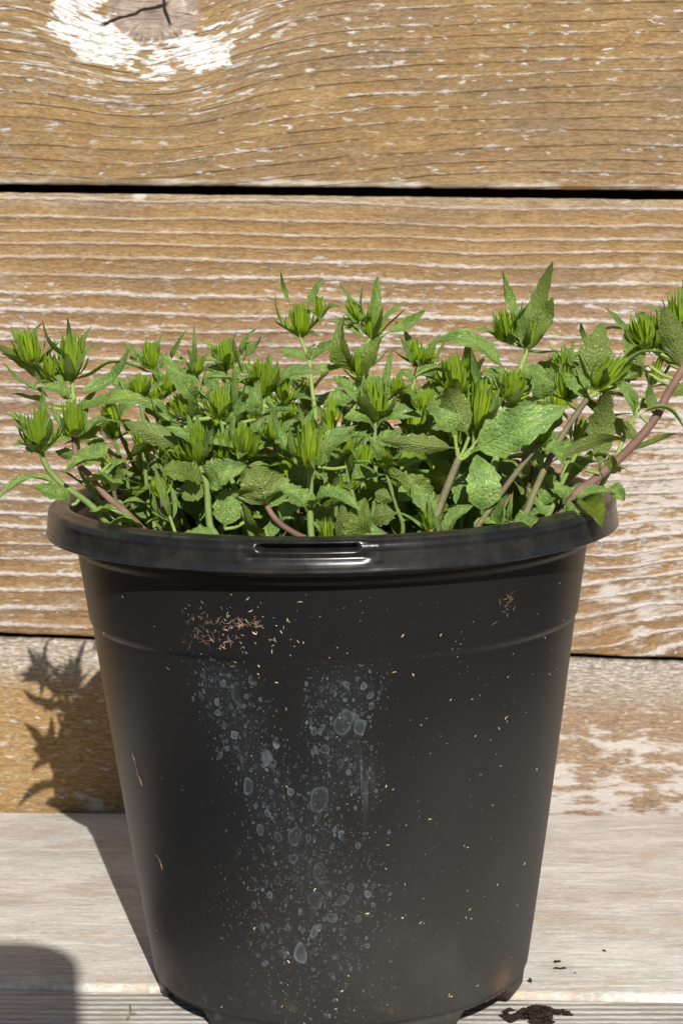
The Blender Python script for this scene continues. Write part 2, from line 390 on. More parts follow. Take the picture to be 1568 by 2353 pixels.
YW = 17.85                                   # wall face
def wz(px, py): return at(px, py, YW).z
def wline(pa, pb):
    A_, B_ = at(pa[0], pa[1], YW), at(pb[0], pb[1], YW)
    return lambda x: A_.z + (B_.z - A_.z) * (x - A_.x) / (B_.x - A_.x)
wall = tag(empty('plank_wall'), 'weathered horizontal plank wall with flaking white paint behind the black pot', 'wall')
wall.location = (0, YW * CM, 0)
XW0, XW1 = -30, 30
plank('plank', XW0, XW1, wline((0, 423), (1568, 438)), lambda x: 40.0, 2.2, M_UP, wall, 0.12, 1.0, chips=0.05)['label'] = 'upper plank with a grey knot ringed by white paint'
plank('plank', XW0, XW1, wline((0, 1457), (1568, 1514)), wline((0, 442), (1568, 459)), 2.2, M_MID, wall, 0.16, 7.0, face=0.12)['label'] = 'middle plank with ridged grain and white paint streaks'
plank('plank', XW0, XW1, lambda x: -2.5, wline((0, 1468), (1568, 1525)), 2.2, M_LOW, wall, 0.12, 12.0, face=0.05)['label'] = 'lower plank, greyed along its top edge'
mesh_obj('gap_shade_panel', [(XW0, 2.6, -2.4), (XW1, 2.6, -2.4), (XW1, 2.6, 39.8), (XW0, 2.6, 39.8), (XW0, 3.2, -2.4), (XW1, 3.2, -2.4), (XW1, 3.2, 39.8), (XW0, 3.2, 39.8)],
         [(0, 1, 2, 3), (7, 6, 5, 4), (0, 4, 5, 1), (3, 2, 6, 7), (0, 3, 7, 4), (1, 5, 6, 2)], M_DARK, wall, smooth=False)

deck = tag(empty('deck'), 'bleached wooden boards under the black pot', None, None, 'structure')
fl = lambda pa, pb: (lambda A_, B_: (lambda x: A_.y + (B_.y - A_.y) * (x - A_.x) / (B_.x - A_.x)))(at_floor(*pa), at_floor(*pb))
seam = fl((50, 2258), (1400, 2283))
back = fl((0, 1864), (1538, 1872))
plank('plank', XW0, XW1, lambda x: seam(x), lambda x: back(x), 2.0, M_DECK_R, deck, 0.22, 21.0, axis='Y')
plank('plank', XW0, XW1, lambda x: -17.0, lambda x: seam(x) - 0.10, 2.0, M_DECK_F, deck, 0.14, 25.0, axis='Y', face=-0.16)
M_EARTH = plain('dark_earth', (0.07, 0.06, 0.045), 0.95, 12, 0.4)
tag(mesh_obj('ground', [(-400, -400, -45), (400, -400, -45), (400, 60, -45), (-400, 60, -45)], [(0, 1, 2, 3)], M_EARTH, None, smooth=False), 'dark earth ground below the deck', None, None, 'structure')

# ------------------------------------------------------------------ the pot
POT_TILT = 0.0198
def pot_pt(r, th_, z):
    x, y = r * math.cos(th_), r * math.sin(th_)
    c, s = math.cos(POT_TILT), math.sin(POT_TILT)
    return (x * c - z * s, y, x * s + z * c + 0.0)
H = 14.95
pot = tag(empty('nursery_pot'), 'black plastic nursery pot with dusty water stains holding the leafy plant', 'pot')

def m_pot():
    g = G('black_pot_plastic'); u, v = g.uv()            # u = arc length in cm from the front (right positive), v = height in cm
    tc = g.new('ShaderNodeTexCoord'); ob = tc.outputs['Object']
    vec = g.xyz(u, v)
    cloud = g.noise(vec, 0.35, 4.0, 0.6)
    fine = g.noise(vec, 9.0, 3.0, 0.7)
    # dried drop marks: rings of several sizes, gathered in two streaks that meet low on the front
    lineA = gauss(u, -3.0, 1.0); wob = g.noise(vec, 0.8, 2.0)
    cxA = (v - 5.2) * -0.42 - 0.85 + (wob - 0.5) * 1.2
    cxB = (v - 5.2) * 0.20 - 0.75 + (wob - 0.5) * 1.2
    mA = (((u - cxA) / 0.85) ** 2.0 * -1.0).exp(); mB = (((u - cxB) / 0.75) ** 2.0 * -1.0).exp()
    reg = (mA.max(mB) * v.ss(2.8, 4.8) * (1.0 - v.ss(10.7, 11.6))).max(gauss(u, -0.8, 1.8, v, 4.2, 2.6) * 0.78)
    reg = reg.max(gauss(u, 0.85, 0.35, v, 8.0, 0.7) * 0.8)
    def rings(scale, seed, thr, wd):
        dist = g.noise(g.xyz(u, v, seed), 0.9 * scale, 1.0, 0.4)
        d, ra, rb = g.voro(g.xyz(u * 1.15 + dist * (0.75 / scale), v * 0.85 + dist * (0.6 / scale), seed), scale)
        r0 = 0.12 + ra * ra * 0.34
        q = d / r0
        ring = q.ss(1.0 - wd, 0.97) * (1.0 - q.ss(0.98, 1.06))
        fill = 1.0 - q.ss(0.9, 1.05)
        on = (reg * 1.5 + (rb - 1.0) * 1.0).ss(thr, thr + 0.12)
        return (ring * (0.35 + rb * 0.5) + fill * (0.06 + rb * rb * 0.45)) * on * (0.35 + rb * 0.75)
    s1 = rings(1.9, 1.0, 0.18, 0.35); s2 = rings(3.8, 5.0, 0.08, 0.4); s3 = rings(7.5, 9.0, 0.02, 0.5)
    s4 = rings(15.0, 13.0, -0.05, 0.6); s5 = rings(1.15, 17.0, 0.42, 0.3)
    sm = s1.max(s2 * 0.95).max(s3 * 0.85).max(s4 * 0.8).max(s5 * 0.8)
    sm = sm * (0.45 + g.noise(vec, 3.2, 3.0, 0.65).ss(0.35, 0.65) * 0.6)
    wipe = gauss(u, 0.75, 0.22, v, 7.9, 0.9) * g.noise(g.xyz(u * 9.0, v * 0.5, 3.0), 1.0, 2.0).ss(0.45, 0.65)
    dust = (cloud.ss(0.35, 0.7) * 0.5 + 0.5) * (1.0 - v.ss(0.5, 7.5)) * (0.55 + u.ss(-3.0, 2.5) * 0.75) + 0.55 * u.ss(-0.5, 4.0) * (1.0 - v.ss(7.0, 11.0)) * (0.6 + cloud * 0.6)
    speck = g.noise(vec, 11.0, 2.0, 0.8).ss(0.64, 0.73) * (0.35 + (1.0 - v.ss(0.0, 7.0)) * 0.65)
    scr = g.noise(g.xyz(u * 1.6, v * 30.0, 6.0), 1.0, 2.0).ss(0.68, 0.74) * cloud.ss(0.5, 0.65)
    mud = g.noise(vec, 1.6, 4.0, 0.65).ss(0.56, 0.66) * (1.0 - v.ss(0.2, 2.4))
    c = g.mix(dust * 0.62, (0.0125, 0.0125, 0.0133), (0.050, 0.048, 0.042))
    c = g.mix(speck * 0.6, c, (0.13, 0.12, 0.10))
    c = g.mix(mud * 0.6, c, (0.075, 0.062, 0.04))
    c = g.mix(gauss(u, 5.6, 0.5, v, 0.75, 0.55) * 0.5, c, (0.20, 0.12, 0.065))
    c = g.mix(sm * 0.85 + wipe * 0.4 + reg * cloud * 0.10, c, (0.12, 0.135, 0.15))
    c = g.mix(scr * 0.25, c, (0.09, 0.09, 0.085))
    ro = 0.34 + dust * 0.14 + sm * 0.2 + fine * 0.06
    return g.done(g.princ(c, ro, g.bump(fine * 0.5 + sm * 0.8, 0.00008, 0.5), 0.27).outputs[0])
def m_rim():
    g = G('black_rim_plastic'); u, v = g.uv(); vec = g.xyz(u, v)
    cl = g.noise(vec, 1.1, 4.0, 0.65); sp_ = g.noise(vec, 16.0, 2.0, 0.8).ss(0.68, 0.75)
    sc = g.noise(g.xyz(u * 0.6, v * 14.0, 3.0), 1.0, 3.0, 0.7)
    c = g.mix(cl.ss(0.4, 0.7) * 0.5, (0.013, 0.013, 0.014), (0.04, 0.038, 0.034))
    c = g.mix(sp_ * 0.35, c, (0.12, 0.11, 0.09))
    ro = 0.17 + cl * 0.16 + sc.ss(0.5, 0.7) * 0.1
    return g.done(g.princ(c, ro, g.bump(sc * 0.6 + cl, 0.00012, 0.4), 0.5).outputs[0])
M_POT, M_RIM = m_pot(), m_rim()

def lathe(name, prof, mat, parent, n=360, mod=None, close=False):
    """prof: list of (r, z). mod(theta, index, r, z) -> (r, z). uv = arc length from the front, height"""
    verts, faces, uvs = [], [], []
    m = len(prof)
    for i in range(n + 1):
        t = -math.pi / 2 + (i / n - 0.5) * 2 * math.pi          # seam at the back
        for j, (r, z) in enumerate(prof):
            if mod: r, z = mod(t, j, r, z)
            verts.append(pot_pt(r, t, z)); uvs.append(((t + math.pi / 2) * max(r, 4.0), z + (0.0 if j < 0 else 0.0)))
    for i in range(n):
        for j in range(m - 1):
            a_ = i * m + j
            faces.append((a_, a_ + m, a_ + m + 1, a_ + 1))
        if close: faces.append((i * m + m - 1, i * m + 2 * m - 1, i * m + m, i * m))
    return mesh_obj(name, verts, faces, mat, parent, uvs)

feet = [(R(-20), R(7)), (R(-166), R(5)), (R(-125), R(7)), (R(-62), R(8)), (R(30), R(8)), (R(75), R(8)), (R(120), R(8)), (R(165), R(6))]
def foot_w(t):
    wv = 0.0
    for c, hw in feet:
        d = abs((t - c + math.pi) % (2 * math.pi) - math.pi)
        wv = max(wv, 1.0 - min(1.0, max(0.0, (d - hw) / R(3))))
    return wv
body_prof = [(5.0, 1.0), (5.3, 0.5), (5.36, 0.0), (5.58, 0.0), (5.64, 0.06), (5.66, 0.36), (5.62, 0.42), (5.66, 0.47), (5.71, 0.52), (5.75, 0.62)]
for k in range(1, 41):
    s_ = k / 41; z_ = 0.62 + (11.30 - 0.62) * s_; body_prof.append((5.75 + (7.235 - 5.75) * s_ + 0.03 * math.sin(math.pi * s_), z_))
body_prof += [(7.235, 11.30), (7.24, 11.36), (7.28, 11.40), (7.315, 11.46), (7.325, 11.55)]
for k in range(1, 11):
    s_ = k / 10; body_prof.append((7.325 + 0.265 * s_, 11.55 + 1.95 * s_))
body_prof += [(7.60, 13.55), (7.66, 13.62), (7.68, 13.70), (7.69, 13.82), (7.74, 14.1), (7.74, 14.5), (7.5, 14.5), (7.42, 13.0), (5.6, 1.1)]
def body_mod(t, j, r, z):
    if j in (2, 3, 4): z = z + 0.33 * (1.0 - foot_w(t))
    if j == 2 or j == 3: pass
    rr = r * (1 + 0.0015 * math.sin(2 * t + 0.4) + 0.0010 * math.sin(5 * t))
    return rr, z
lathe('body', body_prof, M_POT, pot, 420, body_mod)

# rim: rolled lip with a label slot pressed into the front
def arc(cx, cz, r, a0, a1, k):
    return [(cx + r * math.cos(R(a0 + (a1 - a0) * i / k)), cz + r * math.sin(R(a0 + (a1 - a0) * i / k))) for i in range(k + 1)]
rim_prof = [(7.70, 13.80), (7.95, 14.02), (8.30, 14.02)] + [(8.45, 14.02), (8.485, 14.022), (8.502, 14.03), (8.51, 14.045), (8.508, 14.07), (8.498, 14.10), (8.482, 14.16), (8.478, 14.19)] \
    + [(8.475 - 0.004 * k, 14.2 + 0.0365 * k) for k in range(1, 11)] + arc(8.24, 14.66, 0.20, 0, 90, 8) \
    + [(8.14, 14.885), (8.06, 14.93), (7.98, 14.94), (7.88, 14.93), (7.80, 14.87), (7.74, 14.7), (7.70, 14.3)]
TH0, HW = R(-90 - 4.1), R(12.0)
def rim_mod(t, j, r, z):
    d = (t - TH0) / HW
    f = 1.0 - min(1.0, max(0.0, (abs(d) - 0.80) / 0.20)); f = f * f * (3 - 2 * f)
    if f > 0:
        if 14.57 < z < 14.80 and r > 8.2:          # slot cut into the lip
            k = math.exp(-((z - 14.70) / 0.07) ** 2); g_ = 1.0 - min(1.0, max(0.0, (abs(d) - 0.70) / 0.08)); r -= 0.42 * k * g_
        if 14.18 < z < 14.58 and r > 8.2: r -= 0.06 * f * math.exp(-((z - 14.42) / 0.10) ** 2)
        if 14.80 < z < 14.92 and r > 8.1: z += 0.035 * f
        if 14.1 < z < 14.4 and r > 8.2: r += 0.02 * f
    elif abs(d) < 1.35:
        k = math.exp(-((abs(d) - 1.05) / 0.06) ** 2); r += 0.02 * k if r > 8.2 and z > 14.3 else 0
    r *= (1 + 0.0012 * math.sin(3 * t + 1.0)); z += 0.012 * math.sin(2 * t + 0.7)
    return r, z
rim_prof2 = []
for k, p_ in enumerate(rim_prof[:-1]):            # finer rows so that the slot has real walls
    q_ = rim_prof[k + 1]; nn = 3 if 14.5 < p_[1] < 14.86 and p_[0] > 8.1 else 1
    for s_ in range(nn): rim_prof2.append((p_[0] + (q_[0] - p_[0]) * s_ / nn, p_[1] + (q_[1] - p_[1]) * s_ / nn))
rim_prof2.append(rim_prof[-1])
lathe('rim', rim_prof2, M_RIM, pot, 900, rim_mod)

# bits of chaff, root fibre and grit stuck to the pot wall
def pot_wall_r(z):
    for (r0, z0), (r1, z1) in zip(body_prof[5:], body_prof[6:]):
        if z0 <= z <= z1 and z1 > z0: return r0 + (r1 - r0) * (z - z0) / (z1 - z0)
    return 5.7
M_CHAFF = plain('straw_coloured_chaff', (0.50, 0.40, 0.26), 0.8, 500, 0.45)
M_FIBRE = plain('red_brown_root_fibre', (0.23, 0.145, 0.10), 0.85, 400, 0.6)
def stuck_bits(name, spots, mat):
    V, Fc = [], []
    for (u, z, ln, wd, an, cu) in spots:
        b0 = len(V); n = 4
        for i in range(n + 1):
            s_ = i / n - 0.5; aa = an + cu * s_
            uu = u + ln * s_ * math.cos(an) - cu * ln * 0.5 * (s_ * s_) * math.sin(an)
            zz = z + ln * s_ * math.sin(an) + cu * ln * 0.5 * (s_ * s_) * math.cos(an)
            ww = wd * 0.5 * (1 - (2 * s_) ** 2 * 0.75)
            for sgn, lift in ((-1, 0.006), (0, 0.006 + wd * 0.45), (1, 0.006)):
                u2 = uu - math.sin(aa) * ww * sgn; z2 = zz + math.cos(aa) * ww * sgn
                r_ = pot_wall_r(z2) + lift; t_ = -math.pi / 2 + u2 / 7.0
                V.append(pot_pt(r_, t_, z2))
        for i in range(n):
            for j in range(2):
                a_ = b0 + i * 3 + j; Fc.append((a_, a_ + 1, a_ + 4, a_ + 3))
    return tag(mesh_obj(name, V, Fc, mat, pot), kind='stuff')
spots = []
for _ in range(420):
    z = 0.5 + 12.9 * random.random() ** 0.9
    u = random.gauss(1.2, 4.2)
    if abs(u) > 9: continue
    L = random.choice([0.018, 0.022, 0.025, 0.03, 0.03, 0.04, 0.05, 0.07, 0.11]) * random.uniform(0.7, 1.2)
    spots.append((u, z, L, L * random.uniform(0.2, 0.45), random.uniform(0, 6.28), random.uniform(-1.5, 1.5)))
for _ in range(90):
    spots.append((random.gauss(-3.3, 1.3), random.gauss(12.3, 0.5), random.uniform(0.04, 0.14), random.uniform(0.012, 0.03), random.uniform(0, 6.28), random.uniform(-2, 2)))
stuck_bits('chaff', [s for s in spots if s[1] < 13.3], M_CHAFF)
fs = []
for cx, cz, sx, sz, n in ((-3.55, 12.05, 0.30, 0.16, 40), (-2.55, 12.45, 0.5, 0.07, 45), (-2.75, 11.95, 0.18, 0.16, 18), (-3.95, 12.0, 0.12, 0.2, 12), (4.9, 12.6, 0.12, 0.18, 16), (-3.1, 12.6, 0.5, 0.12, 14)):
    for _ in range(n):
        fs.append((random.gauss(cx, sx), random.gauss(cz, sz), random.uniform(0.06, 0.26), random.uniform(0.012, 0.03), random.uniform(0, 6.28), random.uniform(-2.5, 2.5)))
fs += [(-7.15, 7.6, 0.75, 0.07, 1.75, 0.4), (-7.0, 7.2, 0.3, 0.08, 1.9, -0.5), (-6.6, 4.9, 0.4, 0.04, 2.3, 2.0), (-6.5, 4.65, 0.25, 0.05, 1.4, 2.5)]
stuck_bits('root_fibre', [s for s in fs if s[1] < 13.3], M_FIBRE)

# ------------------------------------------------------------------ soil
M_SOIL = plain('dark_potting_soil', (0.022, 0.015, 0.011), 0.95, 350, 0.6, 0.1)
SOIL_Z = 13.0
V, Fc = [], []; NR, NT = 26, 72
for i in range(NR + 1):
    r = 7.43 * i / NR
    for j in range(NT):
        t = 2 * math.pi * j / NT; x, y = r * math.cos(t), r * math.sin(t)
        hz = 0.22 * mnoise.noise(Vector((x * 1.3, y * 1.3, 2))) + 0.14 * mnoise.noise(Vector((x * 4, y * 4, 7)))
        if i == NR: hz *= 0.2
        V.append((x - SOIL_Z * POT_TILT, y, SOIL_Z + hz + x * POT_TILT))
for i in range(NR):
    for j in range(NT):
        a_, b_ = i * NT + j, i * NT + (j + 1) % NT
        Fc.append((a_, a_ + NT, b_ + NT, b_))
tag(mesh_obj('potting_soil', V, Fc, M_SOIL, None), 'dark potting soil filling the black pot under the leaves', 'soil', None, 'stuff')

# ------------------------------------------------------------------ plant materials
def m_leaf(name, up, dark, under, trans, tw=0.28):
    g = G(name); u, v = g.uv(); uu = (u - 0.5).abs() * 2.0
    rd = g.rnd(); tc = g.new('ShaderNodeTexCoord'); ob = tc.outputs['Object']
    mid = 1.0 - uu.ss(0.02, 0.09)
    sv = (v * 7.5 - uu * 1.9 + rd * 3.0)
    vn = (sv.frac() - 0.5).abs()
    side = vn.ss(0.40, 0.48) * (1.0 - uu.ss(0.75, 1.0))
    net = g.voro(g.xyz(u * 9.0, v * 16.0, rd * 20.0), 1.0, 'DISTANCE_TO_EDGE')[0]
    netl = 1.0 - net.ss(0.02, 0.12)
    bl = g.noise(g.xyz(u * 2.0, v * 3.0, rd * 30.0), 1.0, 3.0, 0.6)
    sheen_fleck = g.noise(g.xyz(u * 16.0, v * 30.0, rd * 10.0), 1.0, 3.0, 0.7).ss(0.50, 0.66)  # pale flecks put the silvery leaf sheen into the colour
    c = g.mix(bl.ss(0.3, 0.7), up, dark)
    c = g.mix(sheen_fleck * 0.28, c, (0.40, 0.48, 0.30))
    c = g.mix(side * 0.45 + netl * 0.16, c, tuple(q * 1.55 + 0.03 for q in up))
    c = g.mix(mid * 0.75, c, (0.25, 0.34, 0.10))
    c = g.mix((1.0 - v.ss(0.0, 0.22)) * 0.55, c, (0.22, 0.33, 0.055))
    hs = g.new('ShaderNodeHueSaturation'); g.link(c, hs.inputs['Color'])
    g.put(hs.inputs['Hue'], 0.5 + (rd - 0.5) * 0.035); g.put(hs.inputs['Value'], 0.62 + rd * 0.82); g.put(hs.inputs['Saturation'], 1.12 - rd * 0.18)
    cu = g.mix(side * 0.5 + mid * 0.7, under, tuple(q * 1.5 + 0.03 for q in under))
    gm = g.new('ShaderNodeNewGeometry')
    cc = g.mix(E_(g, gm.outputs['Backfacing']), hs.outputs[0], cu)
    h = bl * 0.6 - side * 0.9 - mid * 1.2 + net.ss(0.0, 0.4) * 0.5 + sheen_fleck * 0.15
    nb = g.bump(h, 0.0007, 0.65)
    p = g.princ(cc, 0.33, nb, 0.5)
    tr = g.new('ShaderNodeBsdfTranslucent'); tr.inputs[0].default_value = (*trans, 1); g.t.links.new(nb, tr.inputs['Normal'])
    ms = g.new('ShaderNodeMixShader'); ms.inputs[0].default_value = tw
    g.t.links.new(p.outputs[0], ms.inputs[1]); g.t.links.new(tr.outputs[0], ms.inputs[2])
    return g.done(ms.outputs[0])
M_LEAF = m_leaf('leaf_green', (0.222, 0.325, 0.060), (0.085, 0.152, 0.024), (0.190, 0.255, 0.060), (0.40, 0.54, 0.02), 0.2)
M_LEAF_Y = m_leaf('young_leaf_yellow_green', (0.26, 0.42, 0.06), (0.18, 0.33, 0.04), (0.25, 0.38, 0.07), (0.36, 0.55, 0.03), 0.33)
M_LEAF_P = m_leaf('old_leaf_greyish_purple', (0.085, 0.085, 0.062), (0.06, 0.055, 0.045), (0.075, 0.062, 0.055), (0.10, 0.09, 0.03), 0.15)
def m_tuft():
    g = G('tuft_green'); u, v = g.uv(); rd = g.rnd()
    n = g.noise(g.xyz(u * 3.0, v * 2.0, rd * 20.0), 1.0, 2.0)
    c = g.mix(v.ss(0.30, 1.0), (0.44, 0.58, 0.018), (0.17, 0.275, 0.045))
    c = g.mix(v.ss(0.80, 1.0) * 0.5, c, (0.22, 0.33, 0.12))
    c = g.mix((n - 0.35) * 0.8, c, (0.20, 0.36, 0.03))
    mid = 1.0 - (u - 0.5).abs().ss(0.02, 0.10)
    c = g.mix(mid * 0.35, c, (0.24, 0.36, 0.06))
    p = g.princ(c, 0.45, None, 0.4)
    tr = g.new('ShaderNodeBsdfTranslucent'); tr.inputs[0].default_value = (0.42, 0.64, 0.02, 1)
    ms = g.new('ShaderNodeMixShader'); ms.inputs[0].default_value = 0.30
    g.t.links.new(p.outputs[0], ms.inputs[1]); g.t.links.new(tr.outputs[0], ms.inputs[2])
    return g.done(ms.outputs[0])
M_TUFT = m_tuft()
def m_stem(name, c0, c1):
    g = G(name); x, y, z = g.obj_cm()
    n = g.noise(g.xyz(x, y, z), 1.6, 3.0); f = g.noise(g.xyz(x, y, z), 28.0, 2.0, 0.7)
    c = g.mix(n.ss(0.35, 0.65), c0, c1); c = g.mix(f.ss(0.55, 0.7) * 0.35, c, tuple(min(1, q * 1.5 + 0.05) for q in c0))
    return g.done(g.princ(c, 0.6, g.bump(f, 0.0003, 0.5), 0.3).outputs[0])
STEM = {'g': m_stem('stem_green', (0.20, 0.28, 0.075), (0.15, 0.23, 0.055)),
        'l': m_stem('stem_pale_green', (0.30, 0.40, 0.11), (0.24, 0.34, 0.08)),
        'b': m_stem('stem_olive_brown', (0.20, 0.19, 0.085), (0.15, 0.125, 0.075)),
        'p': m_stem('stem_purple_brown', (0.26, 0.15, 0.12), (0.17, 0.10, 0.075))}

# ------------------------------------------------------------------ plant geometry
PX = 0.01275                                     # cm per picture unit near the plant
def perp(n, d):
    n = n - d * n.dot(d)
    return n.normalized() if n.length > 1e-4 else d.orthogonal().normalized()
def leaf_geo(B, T, nrm, wid, arch=0.12, fold=0.35, tipc=0.15, twist=0.0, teeth=0.16, wave=0.06, seed=0, ns=20, na=3, pet=0.10, roll=0.0):
    """ovate toothed leaf from B to T (cm); nrm = side of its upper face"""
    rn = random.Random(seed)
    ax = T - B; L = ax.length; d = ax / L; n0 = perp(nrm, d)
    V, U, Fc = [], [], []
    pts = []
    for i in range(ns + 1):
        t = i / ns
        off = arch * 4 * t * (1 - t) * L - tipc * L * max(0, t - 0.5) ** 2 / 0.25 + 0.02 * L * math.sin(t * 7 + seed)
        pts.append(B + ax * t + n0 * off)
    wpk = rn.uniform(0.36, 0.46); ph = rn.uniform(0, 6.28); ph2 = rn.uniform(0, 6.28)
    for i in range(ns + 1):
        t = i / ns
        tg = (pts[min(ns, i + 1)] - pts[max(0, i - 1)]).normalized()
        n = perp(n0, tg); s = tg.cross(n)
        if twist:
            a_ = twist * (t - 0.2); n, s = n * math.cos(a_) + s * math.sin(a_), s * math.cos(a_) - n * math.sin(a_)
        if t < pet: w_ = 0.07 + 0.05 * t / pet
        else:
            q = (t - pet) / (1 - pet)
            w_ = max(0.0, math.sin(math.pi * q ** (math.log(0.5) / math.log(wpk)))) ** 0.80
            w_ = max(w_, 0.12 * (1 - q))
        tooth = teeth * (0.9, 0.25, -0.5)[i % 3] * (1 if 0.28 < t < 0.95 else 0) * (0.4 + 0.9 * rn.random())
        for j in range(-na, na + 1):
            k = j / na
            e = w_ * (1 + (tooth if abs(j) == na else 0))
            half = wid * 0.5 * e * abs(k)
            fa = fold * (1 - 0.3 * t) - roll * abs(k) * 1.2
            lift = half * math.sin(fa) + wave * wid * math.sin(t * 11 + ph + (2.0 if k > 0 else 0)) * abs(k) ** 2 * w_ - 0.05 * wid * w_ * math.sin(math.pi * abs(k)) * math.sin(t * 22 + ph2) * 0.5
            V.append(pts[i] + s * (half * math.cos(fa) * (1 if k > 0 else -1)) + n * lift)
            fw_ = t - (tooth * 0.0)
            U.append((0.5 + 0.5 * k, t))
    m = 2 * na + 1
    for i in range(ns):
        for j in range(m - 1):
            a_ = i * m + j; Fc.append((a_, a_ + 1, a_ + m + 1, a_ + m))
    return V, Fc, U
def tube(pts, r0, r1, ns=8):
    """smooth tube through points (Catmull-Rom)"""
    P = []
    if len(pts) == 2: pts = [pts[0], (pts[0] + pts[1]) / 2, pts[1]]
    for i in range(len(pts) - 1):
        p0, p1, p2, p3 = pts[max(0, i - 1)], pts[i], pts[i + 1], pts[min(len(pts) - 1, i + 2)]
        for k in range(5):
            t = k / 5
            P.append(0.5 * ((2 * p1) + (p2 - p0) * t + (2 * p0 - 5 * p1 + 4 * p2 - p3) * t * t + (3 * p1 - p0 - 3 * p2 + p3) * t ** 3))
    P.append(pts[-1])
    V, Fc = [], []; nrm = Vector((0.3, -1, 0.1))
    for i, p in enumerate(P):
        tg = (P[min(len(P) - 1, i + 1)] - P[max(0, i - 1)]).normalized(); n = perp(nrm, tg); nrm = n; b = tg.cross(n)
        r = r0 + (r1 - r0) * i / (len(P) - 1)
        for k in range(ns):
            a_ = 2 * math.pi * k / ns; V.append(p + (n * math.cos(a_) + b * math.sin(a_)) * r)
    for i in range(len(P) - 1):
        for k in range(ns):
            a_, b_ = i * ns + k, i * ns + (k + 1) % ns; Fc.append((a_, b_, b_ + ns, a_ + ns))
    Fc.append(tuple((len(P) - 1) * ns + k for k in range(ns)))
    return V, Fc, P
def tuft_geo(B, ax, ln, wd, n=26, seed=0, openk=1.0):
    """dense cup of narrow young leaves round a tip"""
    rn = random.Random(seed); V, U, Fc = [], [], []
    d = ax.normalized(); o1 = d.orthogonal().normalized(); o2 = d.cross(o1)
    for q in range(n):
        f = q / n                                      # 0 outer .. 1 inner
        az = q * 2.39996 + rn.uniform(-0.35, 0.35)
        out = o1 * math.cos(az) + o2 * math.sin(az)
        spread = (1 - f ** 1.3) * rn.uniform(0.75, 1.25) + 0.04
        l = ln * rn.uniform(0.78, 1.12) * (1.0 - 0.28 * f) * (rn.uniform(0.6, 0.9) if f < 0.25 else 1)
        st = B + d * (ln * 0.26 * f) + out * (0.06 * wd * (1 - f * 0.6))
        wl = min(0.29, 0.175 * wd) * rn.uniform(0.7, 1.25) * (1.1 - 0.4 * f)
        flare = rn.uniform(-0.45, 0.25) * (1.0 if f < 0.5 else 0.4); b0 = len(V); NS = 6
        side = d.cross(out); tw = rn.uniform(-0.5, 0.5)
        for i in range(NS + 1):
            t = i / NS
            rad_ = wd * 0.5 * spread * (1.08 * t ** 0.65 + flare * t * t * 0.6 + 0.12 * math.sin(math.pi * t))
            p = st + d * (l * t * (1 - 0.12 * spread * t)) + out * rad_ + side * (wl * 0.6 * tw * t * t)
            w_ = wl * (0.42 + 0.58 * math.sin(math.pi * min(1, t * 0.80 + 0.10))) * (1 - 0.72 * t ** 8) + 0.004
            for k in (-1, 0, 1):
                V.append(p + side * (w_ * 0.5 * k * math.cos(tw * t)) - out * (-0.26 * w_ * abs(k)) + d * (w_ * 0.3 * k * math.sin(tw * t)))
                U.append((0.5 + 0.5 * k, min(1.0, t * 0.80 + 0.20 * (1 - f))))
        for i in range(NS):
            for j in range(2):
                a_ = b0 + i * 3 + j; Fc.append((a_, a_ + 1, a_ + 4, a_ + 3))
    return V, Fc, U

plant = tag(empty('leafy_plant'), 'bushy green perennial with toothed leaves and bright tufted tips growing in the pot', 'plant')
TOCAM = Vector((0, -0.97, 0.2)).normalized()
UPV = Vector((0, 0, 1))
LEAVES = []       # (size, verts, faces, uvs, material, stem index)
STEMS = []
def near(P, q):
    i = min(range(len(P)), key=lambda k: (P[k] - q).length_squared); return P[i]
def add_leaf(si, B, T, nrm, wid, mat=None, **kw):
    sd = len(LEAVES) + 11
    kw.setdefault('seed', sd)
    g_ = leaf_geo(B, T, nrm, wid, **kw)
    LEAVES.append(((T - B).length * wid, g_, mat or M_LEAF, si))
def soil_root(p):
    """a place in the soil for a stem whose lowest seen point is p"""
    x, y = p.x * 0.72 + 0.1, p.y * 0.85
    r = math.hypot(x + 0.26, y)
    if r > 6.3: x, y = x * 6.3 / r, y * 6.3 / r
    return Vector((x, y, SOIL_Z - 0.2))
